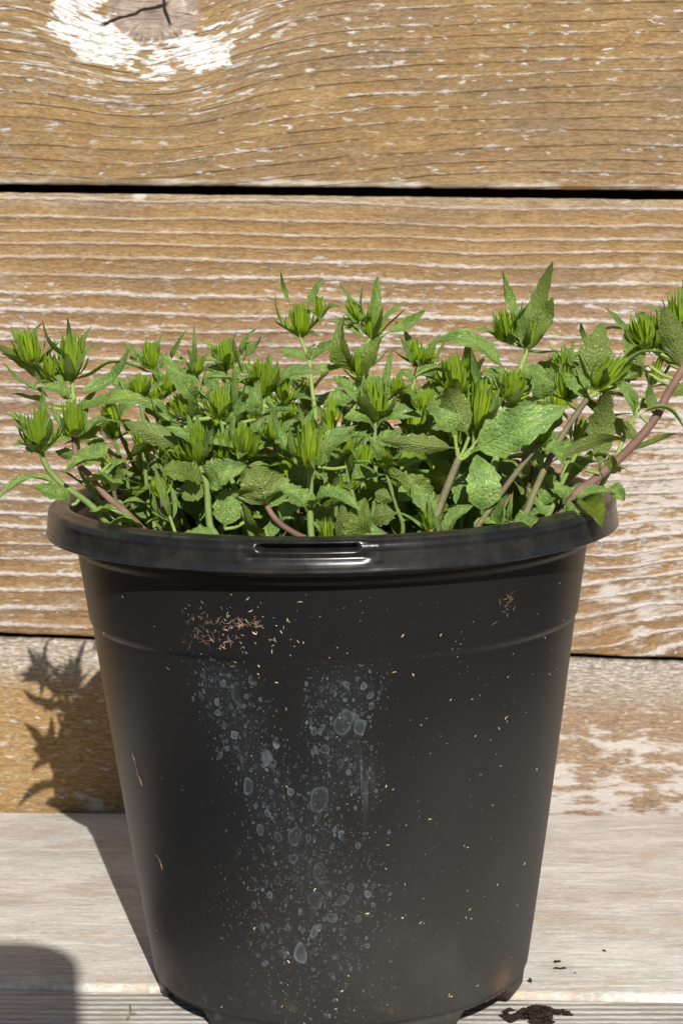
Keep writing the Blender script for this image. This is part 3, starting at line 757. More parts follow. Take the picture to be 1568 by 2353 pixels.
def shoot(Y0, Y1, pts, col, r0, leaves=(), tufts=(), r1=None, root=True):
    """pts, leaves, tufts are in picture units; Y0..Y1 depth (cm) from foot to tip"""
    n = len(pts); W = [at(p[0], p[1], Y0 + (Y1 - Y0) * i / max(1, n - 1)) for i, p in enumerate(pts)]
    if root and W[0].z > SOIL_Z + 0.25:
        q = soil_root(W[0])
        W = [q, (q * 0.45 + W[0] * 0.55) + Vector((0, 0, -0.15))] + W
    V, Fc, P = tube(W, r0, r1 or r0 * 0.7)
    so = mesh_obj('stem', V, Fc, STEM[col], plant); si = len(STEMS); STEMS.append(so)
    P2 = [( (p - CAMP).dot(RT) / (p - CAMP).dot(FW) * F_PX + 784, 1176 - (p - CAMP).dot(UP) / (p - CAMP).dot(FW) * F_PX) for p in P]
    def nearest(px, py):
        i = min(range(len(P)), key=lambda k: (P2[k][0] - px) ** 2 + (P2[k][1] - py) ** 2); return P[i], math.hypot(P2[i][0] - px, P2[i][1] - py)
    for lf in leaves:
        bx, by, tx, ty, wpx = lf[:5]; o = lf[5] if len(lf) > 5 else {}
        o = dict(o)
        q, gap = nearest(bx, by)
        B = at(bx, by, q.y - 0.05 + o.pop('bY', 0.0))
        if gap < 22: B = q.lerp(B, 0.35)
        dY = o.pop('dY', random.uniform(-0.7, 0.2)); T = at(tx, ty, B.y + dY)
        mode = o.pop('m', 'n')
        d = (T - B).normalized()
        if mode == 'n': nrm = TOCAM * 0.75 + UPV * 0.65
        elif mode == 'f': nrm = TOCAM * 1.0 + UPV * 0.15
        elif mode == 'u': nrm = -TOCAM * 0.9 + UPV * 0.25
        elif mode == 'e': nrm = UPV * 0.9 + TOCAM * 0.25
        elif mode == 'l': nrm = TOCAM * 0.7 + RT * -0.6
        elif mode == 'r': nrm = TOCAM * 0.7 + RT * 0.6
        nrm = perp(nrm, d); nrm = perp(nrm + d.cross(nrm) * random.uniform(-0.2, 0.2), d)
        fac = max(0.5, abs(nrm.dot(TOCAM)))
        mat = {'y': M_LEAF_Y, 'p': M_LEAF_P}.get(o.pop('c', ''), None)
        wid = wpx * PX * 0.95 / fac ** 0.5
        kw = dict(arch=random.uniform(0.03, 0.17), fold=random.uniform(0.25, 0.65), tipc=random.choice([random.uniform(-0.22, -0.05), random.uniform(0.05, 0.4), random.uniform(0.1, 0.4)]), twist=random.uniform(-0.7, 0.7), teeth=0.15 if wpx > 24 else 0.06, wave=random.uniform(0.05, 0.13))
        if wpx < 24: kw['fold'] = 0.8
        kw.update(o)
        add_leaf(si, B, T, nrm, wid, mat, **kw)
        if gap >= 22:
            V, Fc, _ = tube([q, (q + B) / 2 + Vector((0, 0, -0.06)), B], 0.055, 0.05, 6)
            mesh_obj('petiole', V, Fc, STEM['l'], so)
    for k, tf in enumerate(tufts):
        bx, by, tx, ty, wpx = tf[:5]; q, gap = nearest(bx, by); o = tf[5] if len(tf) > 5 else {}
        B = at(bx, by, q.y + o.get('bY', 0)); 
        if gap < 14: B = q.lerp(B, 0.3)
        else:
            V, Fc, _ = tube([q, q.lerp(B, 0.5) + Vector((0, 0, -0.05)), B], 0.075, 0.06, 6); mesh_obj('side_stem', V, Fc, STEM['l'], so)
        T = at(tx, ty, B.y + o.get('dY', -0.3)); ln = (T - B).length
        V, Fc, U = tuft_geo(B - (T - B) * 0.06, T - B, ln, wpx * PX * 0.80, int(o.get('n', 30) * 1.3), hash((bx, by)) % 9999, o.get('o', 1.0))
        tag(mesh_obj('leaf_tuft', V, Fc, M_TUFT, so, U), kind='stuff')
        ax = (T - B).normalized(); o1 = ax.orthogonal().normalized(); o2 = ax.cross(o1); rn = random.Random(int(bx * 3 + by))
        a0 = rn.uniform(0, 6.28)
        for q_ in range(5):                              # the larger young leaves standing round the tuft
            a_ = a0 + q_ * 1.2566 + rn.uniform(-0.3, 0.3); out = o1 * math.cos(a_) + o2 * math.sin(a_)
            L = ln * rn.uniform(0.85, 1.45); dd = (ax * rn.uniform(0.35, 0.95) + out * 0.8).normalized()
            add_leaf(si, B - ax * (0.05 + 0.1 * rn.random()), B + dd * L, ax - out * 0.3, min(0.62, wpx * PX * rn.uniform(0.30, 0.48)), M_LEAF_Y if rn.random() < 0.3 else M_LEAF,
                     arch=rn.uniform(-0.12, 0.12), fold=rn.uniform(0.4, 0.9), tipc=rn.uniform(-0.3, 0.45), twist=rn.uniform(-0.4, 0.4), teeth=0.08, ns=14, na=2, pet=0.04)
    return si, P
U_ = {'m': 'u'}; F_ = {'m': 'f'}; E1 = {'m': 'e'}
# ---- left side
shoot(-4.6, -4.2, [(215, 1166), (147, 1115), (109, 1074), (94, 1036)], 'g', 0.105,
      [(147, 1118, -8, 1105, 30, {'m': 'e', 'dY': -0.6}), (165, 1160, 62, 1124, 36, {'m': 'n', 'dY': -0.9}),
       (90, 1035, 22, 985, 38, {'m': 'n', 'dY': -0.5}), (100, 1034, 158, 1004, 34, {'m': 'n'}), (96, 1036, 60, 1020, 26, {'m': 'u'}),
       (97, 1030, 120, 950, 26, {'m': 'n'}), (86, 1030, 40, 945, 24, {'m': 'n'})],
      [(88, 1030, 84, 932, 86, {'dY': -0.5, 'n': 38})])
shoot(-4.9, -3.6, [(345, 1234), (290, 1178), (241, 1136), (205, 1090), (178, 1060), (170, 1000)], 'p', 0.125,
      [(254, 1062, 145, 1096, 36, {'m': 'e', 'dY': -1.2, 'teeth': 0.22}), (190, 1113, 283, 1136, 46, {'m': 'e', 'dY': -0.9, 'teeth': 0.25}),
       (239, 1104, 290, 1046, 30, {'m': 'l'}), (180, 1010, 262, 957, 42, {'m': 'u', 'dY': 0.3}), (172, 1030, 215, 1065, 34, {'m': 'n'}),
       (176, 1050, 130, 1040, 28, U_), (190, 1075, 250, 1020, 44, {'m': 'n', 'dY': 0.5}), (300, 1190, 205, 1185, 50, {'m': 'e'}),
       (330, 1220, 240, 1200, 44, {'m': 'e'})],
      [(170, 1002, 166, 915, 66, {'dY': -0.35, 'n': 34})], r1=0.075)
shoot(-3.4, -3.0, [(190, 1090), (178, 1010), (170, 920), (165, 860)], 'l', 0.085,
      [(146, 912, -6, 782, 34, {'m': 'u', 'dY': 0.2, 'twist': 0.3}), (124, 928, -8, 848, 27, {'m': 'e', 'dY': -0.5}), (112, 935, 28, 915, 20, {'m': 'e', 'dY': 0.5}),
       (178, 900, 320, 826, 40, {'m': 'n', 'dY': -0.3, 'arch': -0.08, 'tipc': -0.25}), (186, 936, 374, 926, 42, {'m': 'n', 'dY': -0.6, 'arch': 0.10, 'tipc': 0.05}),
       (160, 905, 90, 830, 22, {'m': 'n'}), (165, 842, 160, 716, 17, {'m': 'f', 'teeth': 0.03}), (150, 925, 105, 880, 26, {'m': 'n'}), (175, 880, 205, 790, 20, {'m': 'l'})],
      [(168, 866, 162, 752, 76, {'n': 36}), (118, 868, 113, 802, 44, {'n': 20}), (76, 836, 50, 752, 74, {'n': 34})])
# small bright shoot against the rim
shoot(-6.4, -6.5, [(412, 1240), (396, 1204), (388, 1180)], 'l', 0.06,
      [(392, 1198, 359, 1074, 21, {'c': 'y', 'm': 'f', 'dY': -0.2}), (386, 1198, 347, 1124, 16, {'c': 'y', 'm': 'l'}), (398, 1206, 334, 1199, 20, {'c': 'y', 'm': 'e'}),
       (394, 1196, 392, 1110, 16, {'c': 'y', 'm': 'r'}), (500, 1238, 410, 1228, 34, {'m': 'n', 'dY': -0.2})])
# ---- middle front
shoot(-6.0, -5.4, [(497, 1232), (481, 1201), (476, 1122), (468, 1092), (456, 1056)], 'g', 0.12,
      [(463, 1110, 366, 1090, 58, {'m': 'n', 'dY': -0.5, 'teeth': 0.22}), (489, 1112, 548, 1066, 62, {'m': 'f', 'dY': -0.5, 'arch': 0.2, 'tipc': 0.3, 'teeth': 0.2}),
       (425, 1026, 292, 968, 54, {'m': 'u', 'dY': 0.2, 'arch': -0.1}), (425, 978, 334, 928, 19, {'m': 'e', 'dY': -0.3, 'arch': -0.12}), (452, 1050, 400, 975, 26, {'m': 'n'}),
       (452, 1044, 452, 955, 26, {'m': 'n'}), (458, 1048, 500, 985, 24, {'m': 'n'}), (470, 1100, 420, 1150, 50, U_)],
      [(455, 1058, 445, 968, 74, {'dY': -0.5, 'n': 38})], r1=0.08)
shoot(-5.2, -4.4, [(560, 1180), (540, 1120), (520, 1080), (508, 1050)], 'g', 0.09,
      [(516, 1215, 528, 1115, 66, {'m': 'f', 'dY': 0.4, 'bY': -0.4}), (500, 1060, 470, 1010, 24, {}), (560, 1040, 625, 1010, 20, {'m': 'e'}), (545, 1062, 690, 1040, 40, {'m': 'e', 'dY': 0.2}),
       (560, 1075, 650, 1085, 36, {'m': 'e'}), (525, 1072, 560, 1050, 28, {})],
      [(507, 1062, 507, 990, 62, {'dY': -0.4, 'n': 30}), (560, 1048, 566, 975, 82, {'dY': -0.5, 'n': 34}), (625, 1012, 630, 960, 60, {'dY': -0.3, 'n': 24})])
shoot(-3.6, -3.0, [(520, 1080), (515, 1010), (506, 955)], 'g', 0.08,
      [(455, 925, 372, 816, 42, {'m': 'f', 'dY': -0.6, 'fold': 0.5}), (484, 930, 428, 884, 18, {'m': 'e'}), (540, 938, 537, 822, 20, {'m': 'f'}), (588, 962, 590, 884, 40, {'m': 'f', 'arch': 0.25, 'tipc': 0.4}),
       (524, 974, 582, 930, 36, {'m': 'n'}), (565, 1000, 680, 922, 20, {'m': 'e', 'dY': -1.0}), (500, 950, 480, 850, 34, {'m': 'n', 'dY': 0.6}), (520, 955, 535, 870, 40, {'m': 'n', 'dY': 0.8})],
      [(506, 960, 504, 886, 66, {'n': 32}), (430, 962, 400, 905, 60, {'n': 26})])
shoot(-2.6, -2.0, [(590, 1080), (600, 990), (608, 905)], 'g', 0.085,
      [(565, 865, 530, 760, 19, {'m': 'e', 'dY': -0.4, 'arch': -0.1, 'bY': -0.2}), (629, 893, 732, 836, 38, {'m': 'n', 'dY': -0.5}), (590, 880, 560, 830, 24, {}), (615, 900, 655, 960, 30, {}),
       (600, 930, 540, 900, 36, {'m': 'n'}), (604, 960, 670, 940, 40, {'m': 'n'})],
      [(608, 905, 598, 818, 84, {'dY': -0.5, 'n': 40}), (655, 930, 655, 862, 64, {'n': 26})])
shoot(-6.5, -5.6, [(717, 1250), (712, 1176), (712, 1079), (711, 1066)], 'g', 0.095,
      [(702, 1064, 607, 934, 29, {'m': 'e', 'dY': -0.4, 'arch': -0.08, 'bY': 0}), (722, 1072, 794, 998, 48, {'m': 'n', 'dY': -0.6}), (710, 1000, 682, 926, 15, {'m': 'f', 'arch': -0.1}), (714, 1006, 722, 928, 22, {'m': 'l'}),
       (702, 1184, 643, 1114, 46, {'m': 'r', 'dY': -0.4, 'fold': 0.6}), (717, 1178, 810, 1140, 46, {'m': 'e', 'dY': -0.9, 'teeth': 0.22}), (712, 1080, 745, 1010, 30, {'m': 'u'}), (722, 1085, 750, 1110, 24, {'m': 'e'})],
      [(711, 1070, 705, 960, 74, {'n': 30})], r1=0.10)
shoot(-6.3, -5.0, [(735, 1250), (690, 1232), (641, 1201), (613, 1163), (600, 1130)], 'p', 0.105,
      [(616, 1166, 588, 1072, 112, {'m': 'u', 'dY': -0.7, 'arch': -0.16, 'teeth': 0.16, 'fold': 0.45}), (606, 1140, 555, 1080, 56, {'m': 'u'}), (622, 1170, 655, 1090, 60, {'m': 'n', 'dY': 0.8}),
       (640, 1196, 700, 1150, 46, {'m': 'n', 'dY': 0.4})], (), r1=0.07)
shoot(-6.4, -6.6, [(815, 1248), (818, 1230), (822, 1216)], 'l', 0.06,
      [(816, 1246, 836, 1148, 62, {'m': 'f', 'dY': -0.4, 'teeth': 0.14}), (812, 1246, 770, 1205, 30, {'c': 'y'}), (820, 1246, 870, 1215, 36, {'m': 'n'}), (810, 1246, 782, 1236, 26, {'c': 'y'})],
      [(752, 1250, 748, 1185, 40, {'n': 16}), (640, 1248, 645, 1222, 16, {'n': 6})])
# ---- behind, tall ones
shoot(2.6, 3.4, [(725, 960), (716, 890), (710, 830), (695, 790), (689, 766)], 'l', 0.08,
      [(668, 708, 640, 620, 15, {'m': 'f', 'arch': -0.12, 'teeth': 0.02}), (704, 706, 744, 640, 24, {'m': 'n', 'c': ''}), (714, 826, 770, 788, 30, {'m': 'n'}), (704, 828, 640, 806, 32, {'m': 'n'}),
       (718, 870, 790, 850, 34, {'m': 'n'}), (715, 880, 650, 870, 32, {'m': 'e'}), (706, 830, 720, 790, 20, {})],
      [(689, 770, 690, 690, 72, {'n': 30}), (733, 728, 736, 674, 36, {'n': 18})], r1=0.055)
shoot(2.2, 3.0, [(815, 1000), (813, 914), (822, 866), (838, 800), (856, 772)], 'l', 0.08,
      [(861, 770, 868, 630, 30, {'m': 'f', 'teeth': 0.12}), (838, 714, 772, 644, 14, {'m': 'e', 'arch': -0.08}), (884, 768, 980, 716, 34, {'m': 'n', 'arch': -0.05}), (836, 774, 749, 733, 27, {'m': 'n'}),
       (815, 862, 761, 748, 52, {'m': 'l', 'dY': -0.3}), (833, 866, 882, 772, 62, {'m': 'n', 'dY': -0.4}), (815, 900, 760, 870, 40, {'m': 'n'}), (824, 890, 895, 880, 44, {'m': 'n'}), (812, 930, 870, 930, 46, {'m': 'n'}), (812, 935, 750, 920, 46, {'m': 'n'})],
      [(856, 776, 862, 690, 56, {'n': 26}), (824, 738, 796, 690, 44, {'n': 20}), (823, 862, 824, 800, 52, {'n': 24})])
shoot(2.8, 3.2, [(935, 980), (945, 900), (962, 830)], 'l', 0.075,
      [(947, 845, 910, 762, 17, {'m': 'f'}), (950, 880, 915, 845, 26, {'m': 'n'}), (960, 850, 1000, 870, 36, {'m': 'n'}), (944, 900, 900, 890, 34, {}), (940, 930, 1010, 910, 46, {'m': 'n'})],
      [(955, 834, 950, 776, 60, {'n': 26}), (985, 840, 990, 792, 44, {'n': 18})])
shoot(-0.6, -0.2, [(862, 1090), (860, 1020), (862, 965)], 'g', 0.08,
      [(862, 975, 820, 880, 20, {'m': 'f'}), (866, 972, 900, 800, 24, {'m': 'f', 'dY': 0.6}), (858, 985, 800, 950, 40, {}), (868, 985, 945, 935, 44, {}), (860, 1010, 925, 1010, 46, {}), (858, 1020, 790, 1010, 44, {})],
      [(862, 968, 852, 872, 86, {'n': 36}), (905, 905, 912, 860, 50, {'n': 20})])
shoot(-3.4, -3.6, [(820, 1180), (800, 1100), (794, 1042)], 'g', 0.075,
      [(730, 1072, 800, 972, 46, {'m': 'l', 'dY': -0.4, 'bY': -0.5}), (795, 1050, 835, 985, 24, {}), (795, 1060, 770, 985, 18, {}), (800, 1090, 760, 1150, 60, {'m': 'n'}), (802, 1100, 860, 1080, 40, {'m': 'n'})],
      [(795, 1045, 800, 982, 44, {'n': 22})])
shoot(-4.6, -4.8, [(925, 1215), (912, 1168), (889, 1094), (884, 1070)], 'g', 0.075,
      [(889, 1096, 836, 1000, 28, {'m': 'r', 'dY': -0.3}), (893, 1075, 1002, 1064, 46, {'c': 'y', 'm': 'n', 'dY': 0.9}), (985, 1172, 902, 1094, 66, {'m': 'n', 'dY': -0.2, 'arch': 0.18, 'bY': -0.4}), (905, 1150, 860, 1130, 40, {'m': 'u'}),
       (915, 1180, 850, 1190, 50, {'m': 'u'}), (910, 1160, 980, 1120, 50, {'m': 'n', 'dY': 0.8})],
      [(884, 1074, 878, 1026, 44, {'n': 18})])
# ---- right middle
shoot(-6.0, -5.2, [(985, 1234), (1007, 1171), (1030, 1110), (1052, 1056)], 'b', 0.125,
      [(1050, 1030, 862, 1004, 46, {'m': 'u', 'dY': -0.6, 'arch': -0.10, 'teeth': 0.2}), (1080, 1038, 1292, 936, 92, {'m': 'f', 'dY': -0.9, 'fold': 0.22, 'arch': 0.08, 'teeth': 0.15}),
       (1076, 1004, 1022, 884, 62, {'m': 'u', 'dY': -0.5}), (1044, 1000, 985, 914, 64, {'m': 'f', 'c': 'p', 'dY': 0.3}), (995, 1222, 960, 1172, 16, {'c': 'y'}), (996, 1222, 985, 1138, 16, {'c': 'y'}), (998, 1226, 1025, 1180, 24, {'c': 'y'}),
       (1000, 1200, 940, 1120, 50, {'m': 'n', 'dY': 0.4})],
      [(990, 1228, 978, 1165, 34, {'n': 14})], r1=0.105)
shoot(-5.2, -4.0, [(1060, 1052), (1082, 1034), (1122, 985), (1162, 935), (1180, 890), (1198, 835)], 'l', 0.095,
      [(1102, 914, 1080, 793, 20, {'m': 'f', 'dY': -0.4}), (1157, 848, 1000, 757, 60, {'m': 'n', 'dY': -0.3, 'arch': 0.12}), (1248, 920, 1232, 832, 54, {'m': 'f', 'dY': -0.2, 'arch': 0.2}), (1170, 905, 1120, 850, 22, {}), (1180, 895, 1240, 870, 30, {'m': 'e'}),
       (1150, 945, 1230, 930, 30, {'m': 'e'}), (1120, 970, 1150, 890, 22, {})],
      [(1098, 978, 1112, 862, 74, {'n': 32}), (1170, 915, 1188, 845, 84, {'n': 36}), (1052, 905, 1045, 808, 84, {'n': 34, 'bY': 0.4})], root=False)
shoot(-3.2, -2.6, [(1150, 1010), (1170, 930), (1193, 850), (1208, 808), (1216, 780)], 'l', 0.12,
      [(1198, 818, 1264, 598, 46, {'m': 'u', 'dY': 0.1, 'fold': 0.6, 'arch': 0.04}), (1218, 822, 1277, 684, 48, {'m': 'l', 'dY': -0.2, 'fold': 0.6}), (1193, 750, 1148, 620, 29, {'m': 'f', 'dY': -0.2, 'arch': -0.08}), (1186, 770, 1199, 686, 14, {'m': 'f'}),
       (1200, 800, 1215, 690, 24, {'m': 'l'}), (1205, 810, 1190, 720, 26, {'m': 'f'}), (1170, 900, 1090, 880, 50, {'m': 'n'}), (1185, 870, 1250, 850, 40, {'m': 'n'})],
      [(1170, 784, 1155, 708, 74, {'n': 32}), (1205, 800, 1222, 720, 46, {'n': 18})], r1=0.08)
shoot(-6.3, -5.0, [(1080, 1236), (1102, 1201), (1162, 1116), (1208, 1056), (1240, 1018)], 'b', 0.10,
      [(1096, 1174, 1102, 1046, 80, {'m': 'f', 'dY': 0.1, 'fold': 0.3, 'teeth': 0.12}), (1024, 1238, 1074, 1154, 36, {'m': 'l', 'c': 'y', 'bY': -0.1}), (1102, 1206, 1164, 1226, 28, {'m': 'n', 'arch': 0.25, 'tipc': 0.5}), (1166, 1216, 1242, 1200, 44, {'m': 'n', 'dY': -0.3, 'teeth': 0.22}),
       (1236, 1024, 1300, 1050, 40, {'m': 'e'}), (1230, 1030, 1200, 980, 36, U_), (1150, 1130, 1130, 1200, 60, {'m': 'n', 'dY': 0.5})],
      [(1240, 1022, 1262, 980, 40, {'n': 16})])
shoot(-5.8, -5.6, [(1130, 1228), (1150, 1180), (1172, 1136)], 'p', 0.05,
      [(1128, 1226, 1170, 1132, 26, {'c': 'p', 'm': 'l'}), (1140, 1225, 1160, 1150, 18, {'c': 'p', 'm': 'r'}), (1170, 1200, 1175, 1136, 14, {'c': 'p'})])
shoot(-5.6, -3.6, [(1194, 1210), (1222, 1140), (1248, 1081), (1293, 996), (1348, 915)], 'b', 0.11,
      [(1262, 1072, 1436, 984, 30, {'m': 'u', 'dY': -0.5, 'arch': 0.10}), (1348, 912, 1390, 748, 78, {'m': 'u', 'dY': -0.4, 'teeth': 0.28, 'fold': 0.3}), (1358, 808, 1328, 738, 17, {'m': 'f', 'arch': -0.15, 'bY': 0.2}), (1398, 868, 1516, 788, 15, {'m': 'e', 'dY': -0.3}),
       (1408, 872, 1461, 942, 27, {'m': 'n', 'arch': 0.15}), (1344, 918, 1290, 860, 40, {'m': 'n', 'dY': 0.4}), (1350, 905, 1310, 790, 30, {'m': 'n', 'dY': 0.5}), (1252, 1078, 1190, 1020, 38, {'m': 'n', 'dY': 0.3})],
      [(1372, 892, 1436, 815, 72, {'n': 30}), (1300, 915, 1298, 840, 62, {'n': 26, 'bY': 0.8})], r1=0.085)
shoot(-3.8, -2.6, [(1255, 1190), (1285, 1120), (1313, 1061), (1345, 1005), (1378, 955)], 'g', 0.09,
      [(1376, 1088, 1390, 888, 62, {'m': 'u', 'dY': -0.3, 'bY': -0.4, 'teeth': 0.18}), (1320, 1060, 1260, 1000, 50, {'m': 'n', 'dY': 0.4}), (1315, 1066, 1400, 1040, 40, {'m': 'e'}), (1378, 960, 1330, 930, 34, {}),
       (1275, 1150, 1245, 1080, 40, {'m': 'u'}), (1290, 1110, 1240, 1150, 56, {'m': 'n'}), (1258, 1185, 1205, 1120, 60, {'m': 'n', 'dY': 0.3})],
      [(1378, 960, 1398, 890, 50, {'n': 22})])
shoot(-3.6, -2.8, [(1310, 1145), (1373, 1096), (1449, 1026), (1504, 960), (1529, 910), (1566, 848), (1590, 800)], 'p', 0.15,
      [(1469, 952, 1582, 972, 20, {'m': 'e', 'arch': 0.2, 'dY': -0.6}), (1564, 852, 1522, 697, 66, {'m': 'u', 'dY': -0.6, 'arch': -0.06}), (1454, 775, 1404, 708, 19, {'m': 'f', 'arch': -0.15, 'bY': 0.2}), (1480, 850, 1440, 760, 56, {'m': 'u', 'bY': 0.2}),
       (1490, 840, 1400, 870, 50, {'m': 'u', 'bY': 0.3}), (1530, 905, 1600, 880, 30, {'m': 'u'}), (1505, 958, 1490, 880, 30, {'m': 'u'}), (1380, 1090, 1425, 1060, 40, {'m': 'u'}), (1460, 1010, 1410, 960, 30, {'m': 'u', 'dY': 0.6}), (1440, 1035, 1560, 990, 18, {'m': 'u'})],
      [(1490, 800, 1474, 716, 96, {'n': 38, 'bY': 0.2}), (1562, 760, 1552, 660, 66, {'n': 28, 'bY': 0.3}), (1520, 820, 1530, 750, 50, {'n': 20, 'bY': 0.4})], r1=0.12)
shoot(-2.8, -2.2, [(1400, 1080), (1430, 1010), (1459, 950), (1500, 870), (1529, 805)], 'l', 0.08,
      [(1462, 945, 1420, 870, 24, {'m': 'n'}), (1462, 948, 1500, 930, 20, {'m': 'e'}), (1430, 1010, 1390, 950, 30, U_)],
      [(1500, 880, 1520, 810, 34, {'n': 16})])
# leaves hanging over the rim at the right
shoot(-4.0, -3.4, [(1290, 1190), (1300, 1160), (1325, 1150)], 'g', 0.07,
      [(1300, 1154, 1405, 1114, 34, {'c': 'y', 'm': 'n', 'dY': -0.3, 'teeth': 0.22}), (1400, 1116, 1432, 1154, 38, {'c': 'y', 'm': 'f', 'arch': 0.3, 'bY': 0.2}), (1326, 1156, 1380, 1224, 46, {'m': 'n', 'dY': -1.6, 'arch': 0.2, 'teeth': 0.2}),
       (1275, 1198, 1335, 1172, 44, {'m': 'n', 'c': 'y', 'dY': -0.5}), (1300, 1160, 1270, 1110, 40, {}), (1310, 1150, 1350, 1110, 36, {'m': 'n'})])
# ---- back left
shoot(2.0, 2.4, [(372, 960), (360, 890), (350, 840)], 'g', 0.075,
      [(395, 830, 427, 758, 15, {'m': 'f', 'arch': 0.12}), (318, 830, 283, 788, 22, {'m': 'f', 'arch': 0.2}), (355, 825, 372, 766, 14, {'m': 'f'}), (350, 850, 290, 820, 30, {'m': 'n'}), (356, 860, 400, 830, 34, {}), (360, 890, 300, 880, 40, {}), (362, 900, 420, 880, 40, {})],
      [(350, 845, 350, 782, 68, {'n': 26}), (385, 905, 388, 850, 56, {'n': 24, 'bY': -0.6})])
shoot(-0.6, -0.4, [(345, 1010), (330, 960), (322, 915)], 'g', 0.075,
      [(325, 920, 245, 870, 34, {}), (322, 918, 265, 950, 36, {}), (326, 930, 390, 950, 40, {}), (322, 918, 290, 858, 18, {'m': 'f'})],
      [(321, 918, 318, 858, 68, {'n': 28})])
shoot(2.6, 3.0, [(470, 960), (458, 890), (448, 850)], 'g', 0.07,
      [(447, 850, 446, 754, 15, {'m': 'f'}), (452, 852, 482, 810, 22, {'m': 'n'}), (448, 860, 420, 800, 20, {}), (455, 880, 400, 860, 40, {}), (458, 890, 520, 870, 40, {})], [(450, 862, 455, 810, 44, {'n': 18})])
shoot(3.0, 3.4, [(540, 960), (525, 890), (517, 842)], 'g', 0.07,
      [(555, 818, 582, 755, 22, {'m': 'n'}), (556, 835, 612, 778, 30, {'m': 'n'}), (520, 850, 480, 820, 26, {}), (525, 870, 580, 850, 36, {}), (525, 870, 470, 850, 34, {})],
      [(517, 846, 518, 775, 74, {'n': 30})])
shoot(3.2, 3.2, [(1010, 990), (1020, 920), (1022, 880)], 'g', 0.07,
      [(1020, 890, 1080, 860, 36, {}), (1018, 900, 960, 890, 36, {}), (1020, 920, 985, 850, 26, {})], [(1022, 884, 1020, 820, 60, {'n': 24})])
shoot(2.0, 2.4, [(1270, 980), (1290, 900), (1300, 850)], 'g', 0.075,
      [(1295, 860, 1318, 780, 18, {'m': 'f'}), (1290, 880, 1340, 850, 40, {}), (1285, 895, 1240, 850, 40, {}), (1280, 920, 1330, 920, 44, {}), (1278, 930, 1220, 920, 44, {})], [(1300, 855, 1290, 790, 50, {'n': 20})])

# ---- further shoots that fill the pot behind and between the ones above
def fill_shoot(x, y, ztop, lean, seed, tuftw, scale=1.0):
    rn = random.Random(seed)
    foot = Vector((x, y, SOIL_Z - 0.2)); h = ztop - foot.z
    top = foot + Vector((lean[0] * h, lean[1] * h, h))
    mid = foot.lerp(top, 0.5) + Vector((lean[0] * -0.15 * h, lean[1] * -0.15 * h, 0))
    V, Fc, P = tube([foot, mid, top], rn.uniform(0.07, 0.10), 0.06, 6)
    so = mesh_obj('stem', V, Fc, STEM[rn.choice('ggglb')], plant); si = len(STEMS); STEMS.append(so)
    ax = (P[-1] - P[-4]).normalized()
    az = rn.uniform(0, 6.28); k = 0; s = 0.55
    while s < h - 0.1:
        f = s / h; i = min(len(P) - 2, int(f * (len(P) - 1))); B = P[i].lerp(P[i + 1], f * (len(P) - 1) - i)
        sz = scale * (1.0 - 0.35 * abs(f - 0.5))
        for sg in (0, math.pi):
            a_ = az + sg + rn.uniform(-0.25, 0.25)
            out = Vector((math.cos(a_), math.sin(a_), 0)); rise = rn.uniform(0.05, 0.9) + 0.5 * f
            d = (out + UPV * rise).normalized(); L = rn.uniform(1.5, 2.4) * sz
            T = B + d * L
            rr = math.hypot(T.x + 0.28, T.y)
            if T.z < 15.2 and rr > 7.3: T = Vector((T.x * 7.2 / rr, T.y * 7.2 / rr, T.z + 0.5))
            add_leaf(si, B, T, UPV - out * 0.2, rn.uniform(0.45, 0.85) * sz, M_LEAF_Y if rn.random() < 0.08 else M_LEAF, arch=rn.uniform(0.0, 0.16), fold=rn.uniform(0.15, 0.5), tipc=rn.uniform(-0.25, 0.5), twist=rn.uniform(-0.7, 0.7), wave=rn.uniform(0.05, 0.14), teeth=rn.uniform(0.1, 0.2), ns=14, na=2)
        az += math.pi / 2 + rn.uniform(-0.3, 0.3); s += rn.uniform(0.65, 1.05)
    if tuftw:
        V, Fc, U = tuft_geo(P[-1] - ax * 0.1, ax, rn.uniform(0.7, 1.0), tuftw * 0.85, 28, seed, 1.0)
        tag(mesh_obj('leaf_tuft', V, Fc, M_TUFT, so, U), kind='stuff')
rf = random.Random(21); placed = []
tries = 0
while len(placed) < 74 and tries < 3000:
    tries += 1
    r, t = 6.5 * math.sqrt(rf.random()), rf.uniform(0, 6.28)
    x, y = r * math.cos(t) - 0.26, r * math.sin(t)
    if any((x - p) ** 2 + (y - q) ** 2 < 0.55 for p, q in placed): continue
    if y < -2.2 and rf.random() < 0.62: continue
    placed.append((x, y))
    f = (y + 6.5) / 13.0                                  # 0 front .. 1 back
    zt = 14.6 + 2.4 * min(1, f * 1.5) + rf.uniform(-0.5, 0.7) + (0.5 if x > 3 else 0)
    fill_shoot(x, y, zt, (x * 0.03 + rf.uniform(-0.12, 0.12), rf.uniform(-0.2, 0.05)), 1000 + tries, rf.choice([0.0, 0.55, 0.7, 0.8]) if f > 0.2 else 0.0, rf.uniform(0.8, 1.1))

# ---- leaves become objects: the largest 300 one by one, the small rest as one part
LEAVES.sort(key=lambda q: -q[0])
for k, (sz, (V, Fc, U), mat, si) in enumerate(LEAVES[:300]):
    mesh_obj('leaf', V, Fc, mat, STEMS[si], U)
V2, F2, U2 = [], [], []
for (sz, (V, Fc, U), mat, si) in LEAVES[300:]:
    b = len(V2); V2 += V; U2 += U; F2 += [tuple(i + b for i in f) for f in Fc]
if V2: tag(mesh_obj('small_leaves', V2, F2, M_LEAF, plant, U2), kind='stuff')
print('leaves', len(LEAVES), 'stems', len(STEMS))

